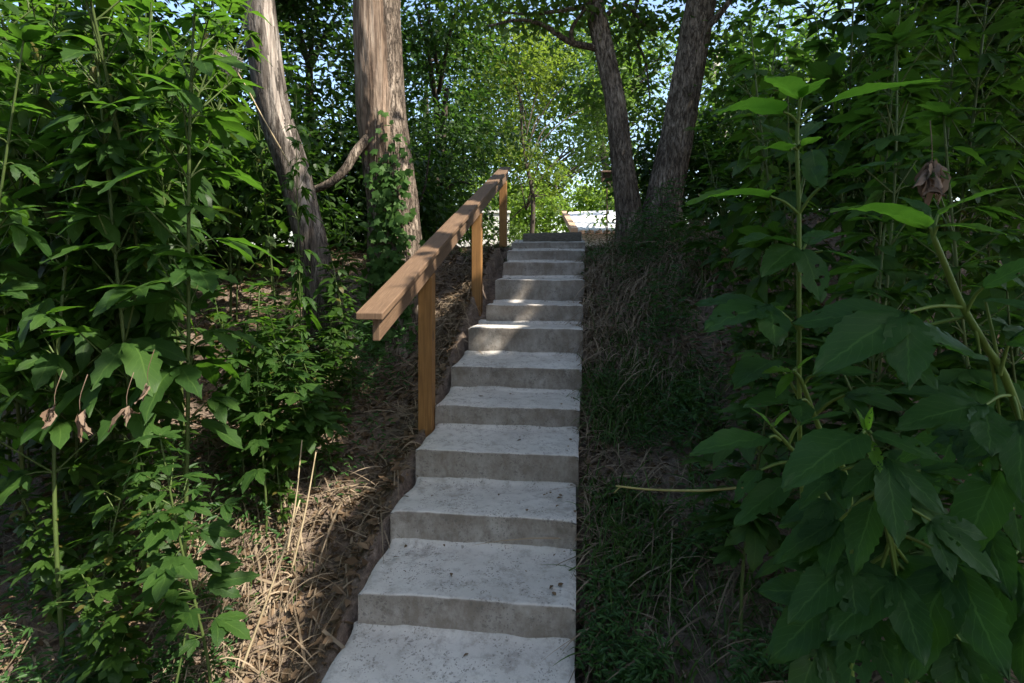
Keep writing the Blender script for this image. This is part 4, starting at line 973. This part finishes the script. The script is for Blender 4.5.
# straw lying on both banks
mb = MB()
for side, n in ((-1, 6000), (1, 13000)):
    x, y, a, s = bank_points(n, rg, side, 7.4, 2.0)
    dens = fbm(x*1.6, y*1.6, 0, 17) + .15; k = dens + rg.random(n)*.5 > .12; x, y = x[k], y[k]; m_ = len(x)
    z = ground(x, y) + rg.uniform(.0, .05, m_)
    an = rg.uniform(0, 6.28, m_); D = unit(np.stack([np.cos(an), np.sin(an) - .3, rg.uniform(-.15, .55, m_)], -1))
    ribbons(mb, np.stack([x, y, z], -1), D, rg.uniform(.05, .28, m_), rg.uniform(.003, .008, m_), rg.uniform(.1, .7, m_), rg)
for side, n in ((-1, 420), (1, 260)):
    x, y, a, s = bank_points(n, rg, side, 7.0, 1.8); z = ground(x, y) + rg.uniform(.01, .06, n); an = rg.uniform(0, 6.28, n)
    ribbons(mb, np.stack([x, y, z], -1), unit(np.stack([np.cos(an), np.sin(an), rg.uniform(-.1, .35, n)], -1)), rg.uniform(.15, .6, n), rg.uniform(.006, .014, n), rg.uniform(.05, .5, n), rg)
# long dry grass hanging down the bank under the forked tree and by the upper steps
for (a0, a1, s0, s1, n, L0, L1) in ((.04, .75, 3.6, 6.7, 2900, .2, .5), (.3, 1.3, 4.6, 6.6, 2300, .3, .6), (-1.5, -1.0, 4.4, 6.2, 900, .15, .4), (-2.4, -1.3, 2.0, 3.4, 600, .2, .45)):
    a = rg.uniform(a0, a1, n); s = rg.uniform(s0, s1, n); x, y = s*ST + a*CT, s*CT - a*ST
    k = fbm(x*2.2, y*2.2, 0, 19) > -.12; x, y = x[k], y[k]; m_ = len(x); z = ground(x, y)
    D = unit(np.stack([rg.normal(size=m_)*.45 - .15, -.55 + rg.normal(size=m_)*.4, rg.uniform(.2, 1.1, m_)], -1))
    ribbons(mb, np.stack([x, y, z], -1), D, rg.uniform(L0, L1, m_), rg.uniform(.0035, .0115, m_), rg.uniform(.5, 1.25, m_), rg, 6)
tag(mb.build('dry_grass', M['straw']), 'dry straw and dead grass strewn over both banks', 'dry grass', kind='stuff')
# leaf litter
mb = MB()
for side, n in ((-1, 16000), (1, 9000)):
    x, y, a, s = bank_points(n, rg, side, 7.6, 2.6); z = ground(x, y) + rg.uniform(0, .02, n)
    an = rg.uniform(0, 6.28, n)
    scatter(mb, *LEAF6, np.stack([x, y, z], -1), np.stack([np.cos(an), np.sin(an), rg.normal(size=n)*.35], -1), np.stack([rg.normal(size=n)*.5, rg.normal(size=n)*.5, np.ones(n)], -1), rg.uniform(.015, .075, n))
tag(mb.build('leaf_litter', M['litter']), 'brown fallen leaves and bark scraps on the banks', 'leaf litter', kind='stuff')
mb = MB(); n = 130                                            # crumbs on the treads
for q in range(n):
    st_ = steps[rg.integers(0, len(steps))]; u = rg.uniform(.05, .95); a = st_[1] + (st_[2]-st_[1])*(u**1.6 if rg.random() < .6 else 1-.15*rg.random()); so_ = rg.uniform(.05, .38)
    p = SW(a, st_[0] + so_, st_[3] + .006 + (.02 if so_ > .3 else .0)); an = rg.uniform(0, 6.28)
    scatter(mb, *LEAF6, p[None], np.array([[math.cos(an), math.sin(an), .1]]), np.array([[rg.normal()*.3, rg.normal()*.3, 1]]), np.array([rg.uniform(.012, .035)]))
tag(mb.build('step_litter', M['litter']), 'scraps of dry leaf scattered on the concrete treads', 'leaf litter', kind='stuff')
# green grass
mb = MB()
for (a0, a1, s0, s1, n, L0, L1, th) in ((.03, .85, 1.2, 4.4, 3800, .10, .30, .0), (.08, .75, 2.4, 4.0, 2600, .2, .42, .05), (.05, 1.2, 4.4, 7.0, 2600, .12, .34, .0), (-2.6, -1.1, 1.4, 4.5, 1200, .08, .22, .15), (-1.1, .1, 6.9, 7.6, 900, .05, .14, -.1), (-1.6, -.85, 6.4, 7.4, 500, .08, .2, -.1)):
    a = rg.uniform(a0, a1, n); s = rg.uniform(s0, s1, n); x, y = s*ST + a*CT, s*CT - a*ST
    k = fbm(x*2.6, y*2.6, 0, 23) > th; x, y = x[k], y[k]; m_ = len(x); z = ground(x, y)
    D = unit(np.stack([rg.normal(size=m_)*.45, -.25 + rg.normal(size=m_)*.45, rg.uniform(.5, 1.2, m_)], -1))
    ribbons(mb, np.stack([x, y, z], -1), D, rg.uniform(L0, L1, m_), rg.uniform(.004, .012, m_), rg.uniform(.3, 1.1, m_), rg, 5)
tag(mb.build('grass', M['grass']), 'green grass blades growing on the banks beside the steps', 'grass', kind='stuff')
# low feathery weeds and seedlings
mb = MB()
def weed_patch(cx, cy, r, n, h, size, wr=.5):
    an = rg.uniform(0, 6.28, n); rr = r*np.sqrt(rg.random(n)); x, y = cx + rr*np.cos(an), cy + rr*np.sin(an)
    z = ground(x, y) + h*rg.random(n)**.7*(1 - .5*(rr/r)**2)
    a2 = rg.uniform(0, 6.28, n); sz = rg.uniform(.6, 1.3, n)*size
    sz = sz*.8; k_ = fbm(x*5, y*5, 0, 29) > -.05; x, y, z, a2, sz = x[k_], y[k_], z[k_], a2[k_], sz[k_]; n = len(x)
    scatter(mb, *LEAF6, np.stack([x, y, z], -1), np.stack([np.cos(a2), np.sin(a2), rg.uniform(-.4, .6, n)], -1), np.stack([rg.normal(size=n)*.4, rg.normal(size=n)*.4 - .2, np.ones(n)], -1), sz, sz*wr)
for px, py, d, r, n, h, size in ((655, 610, 2.0, .30, 2600, .24, .045), (700, 640, 1.8, .30, 2600, .26, .045), (640, 665, 1.8, .24, 1700, .2, .042), (720, 580, 2.1, .3, 1500, .26, .05), (620, 560, 2.3, .2, 600, .16, .045), (640, 430, 3.0, .3, 700, .2, .05), (610, 380, 3.6, .3, 500, .2, .05), (660, 330, 4.2, .4, 800, .3, .06), (600, 270, 5.6, .3, 500, .2, .06), (625, 300, 4.9, .3, 500, .25, .06), (660, 270, 5.4, .4, 900, .4, .065), (690, 400, 3.2, .3, 700, .3, .055), (640, 250, 6.2, .4, 800, .4, .06),
                                 (110, 640, 2.1, .25, 900, .14, .05), (60, 590, 2.4, .3, 900, .18, .055), (30, 660, 2.0, .3, 800, .16, .05), (170, 600, 2.3, .28, 1000, .22, .05), (150, 660, 2.0, .2, 500, .12, .045),
                                 (265, 500, 2.9, .25, 260, .2, .06), (330, 420, 3.4, .4, 400, .35, .06), (345, 330, 4.2, .5, 1200, .8, .07), (300, 350, 3.8, .5, 900, .6, .07),
                                 (690, 260, 5.2, .6, 1600, .7, .07), (720, 330, 4.0, .6, 1500, .6, .07), (680, 300, 4.8, .4, 700, .35, .06), (900, 350, 2.3, .45, 900, .45, .07), (985, 310, 2.4, .5, 1000, .5, .07), (970, 420, 1.8, .4, 900, .4, .065), (1030, 380, 1.9, .4, 800, .5, .07), (770, 490, 2.3, .3, 700, .3, .055), (960, 560, 1.4, .4, 900, .3, .06), (760, 420, 3.0, .5, 1200, .5, .065), (800, 520, 2.2, .5, 1200, .5, .06),
                                 (355, 345, 4.6, .3, 700, .5, .07), (250, 420, 3.4, .5, 900, .5, .07), (150, 470, 3.0, .5, 900, .5, .07), (40, 470, 2.9, .5, 900, .5, .07), (600, 235, 7.2, .3, 500, .3, .06), (500, 236, 8.0, .5, 700, .35, .06)):
    p = at(px, py, d); weed_patch(p[0], p[1], r, n, h, size)
tag(mb.build('low_weeds', M['weeds']), 'low leafy weeds covering the ground between the taller plants', 'weeds', kind='stuff')
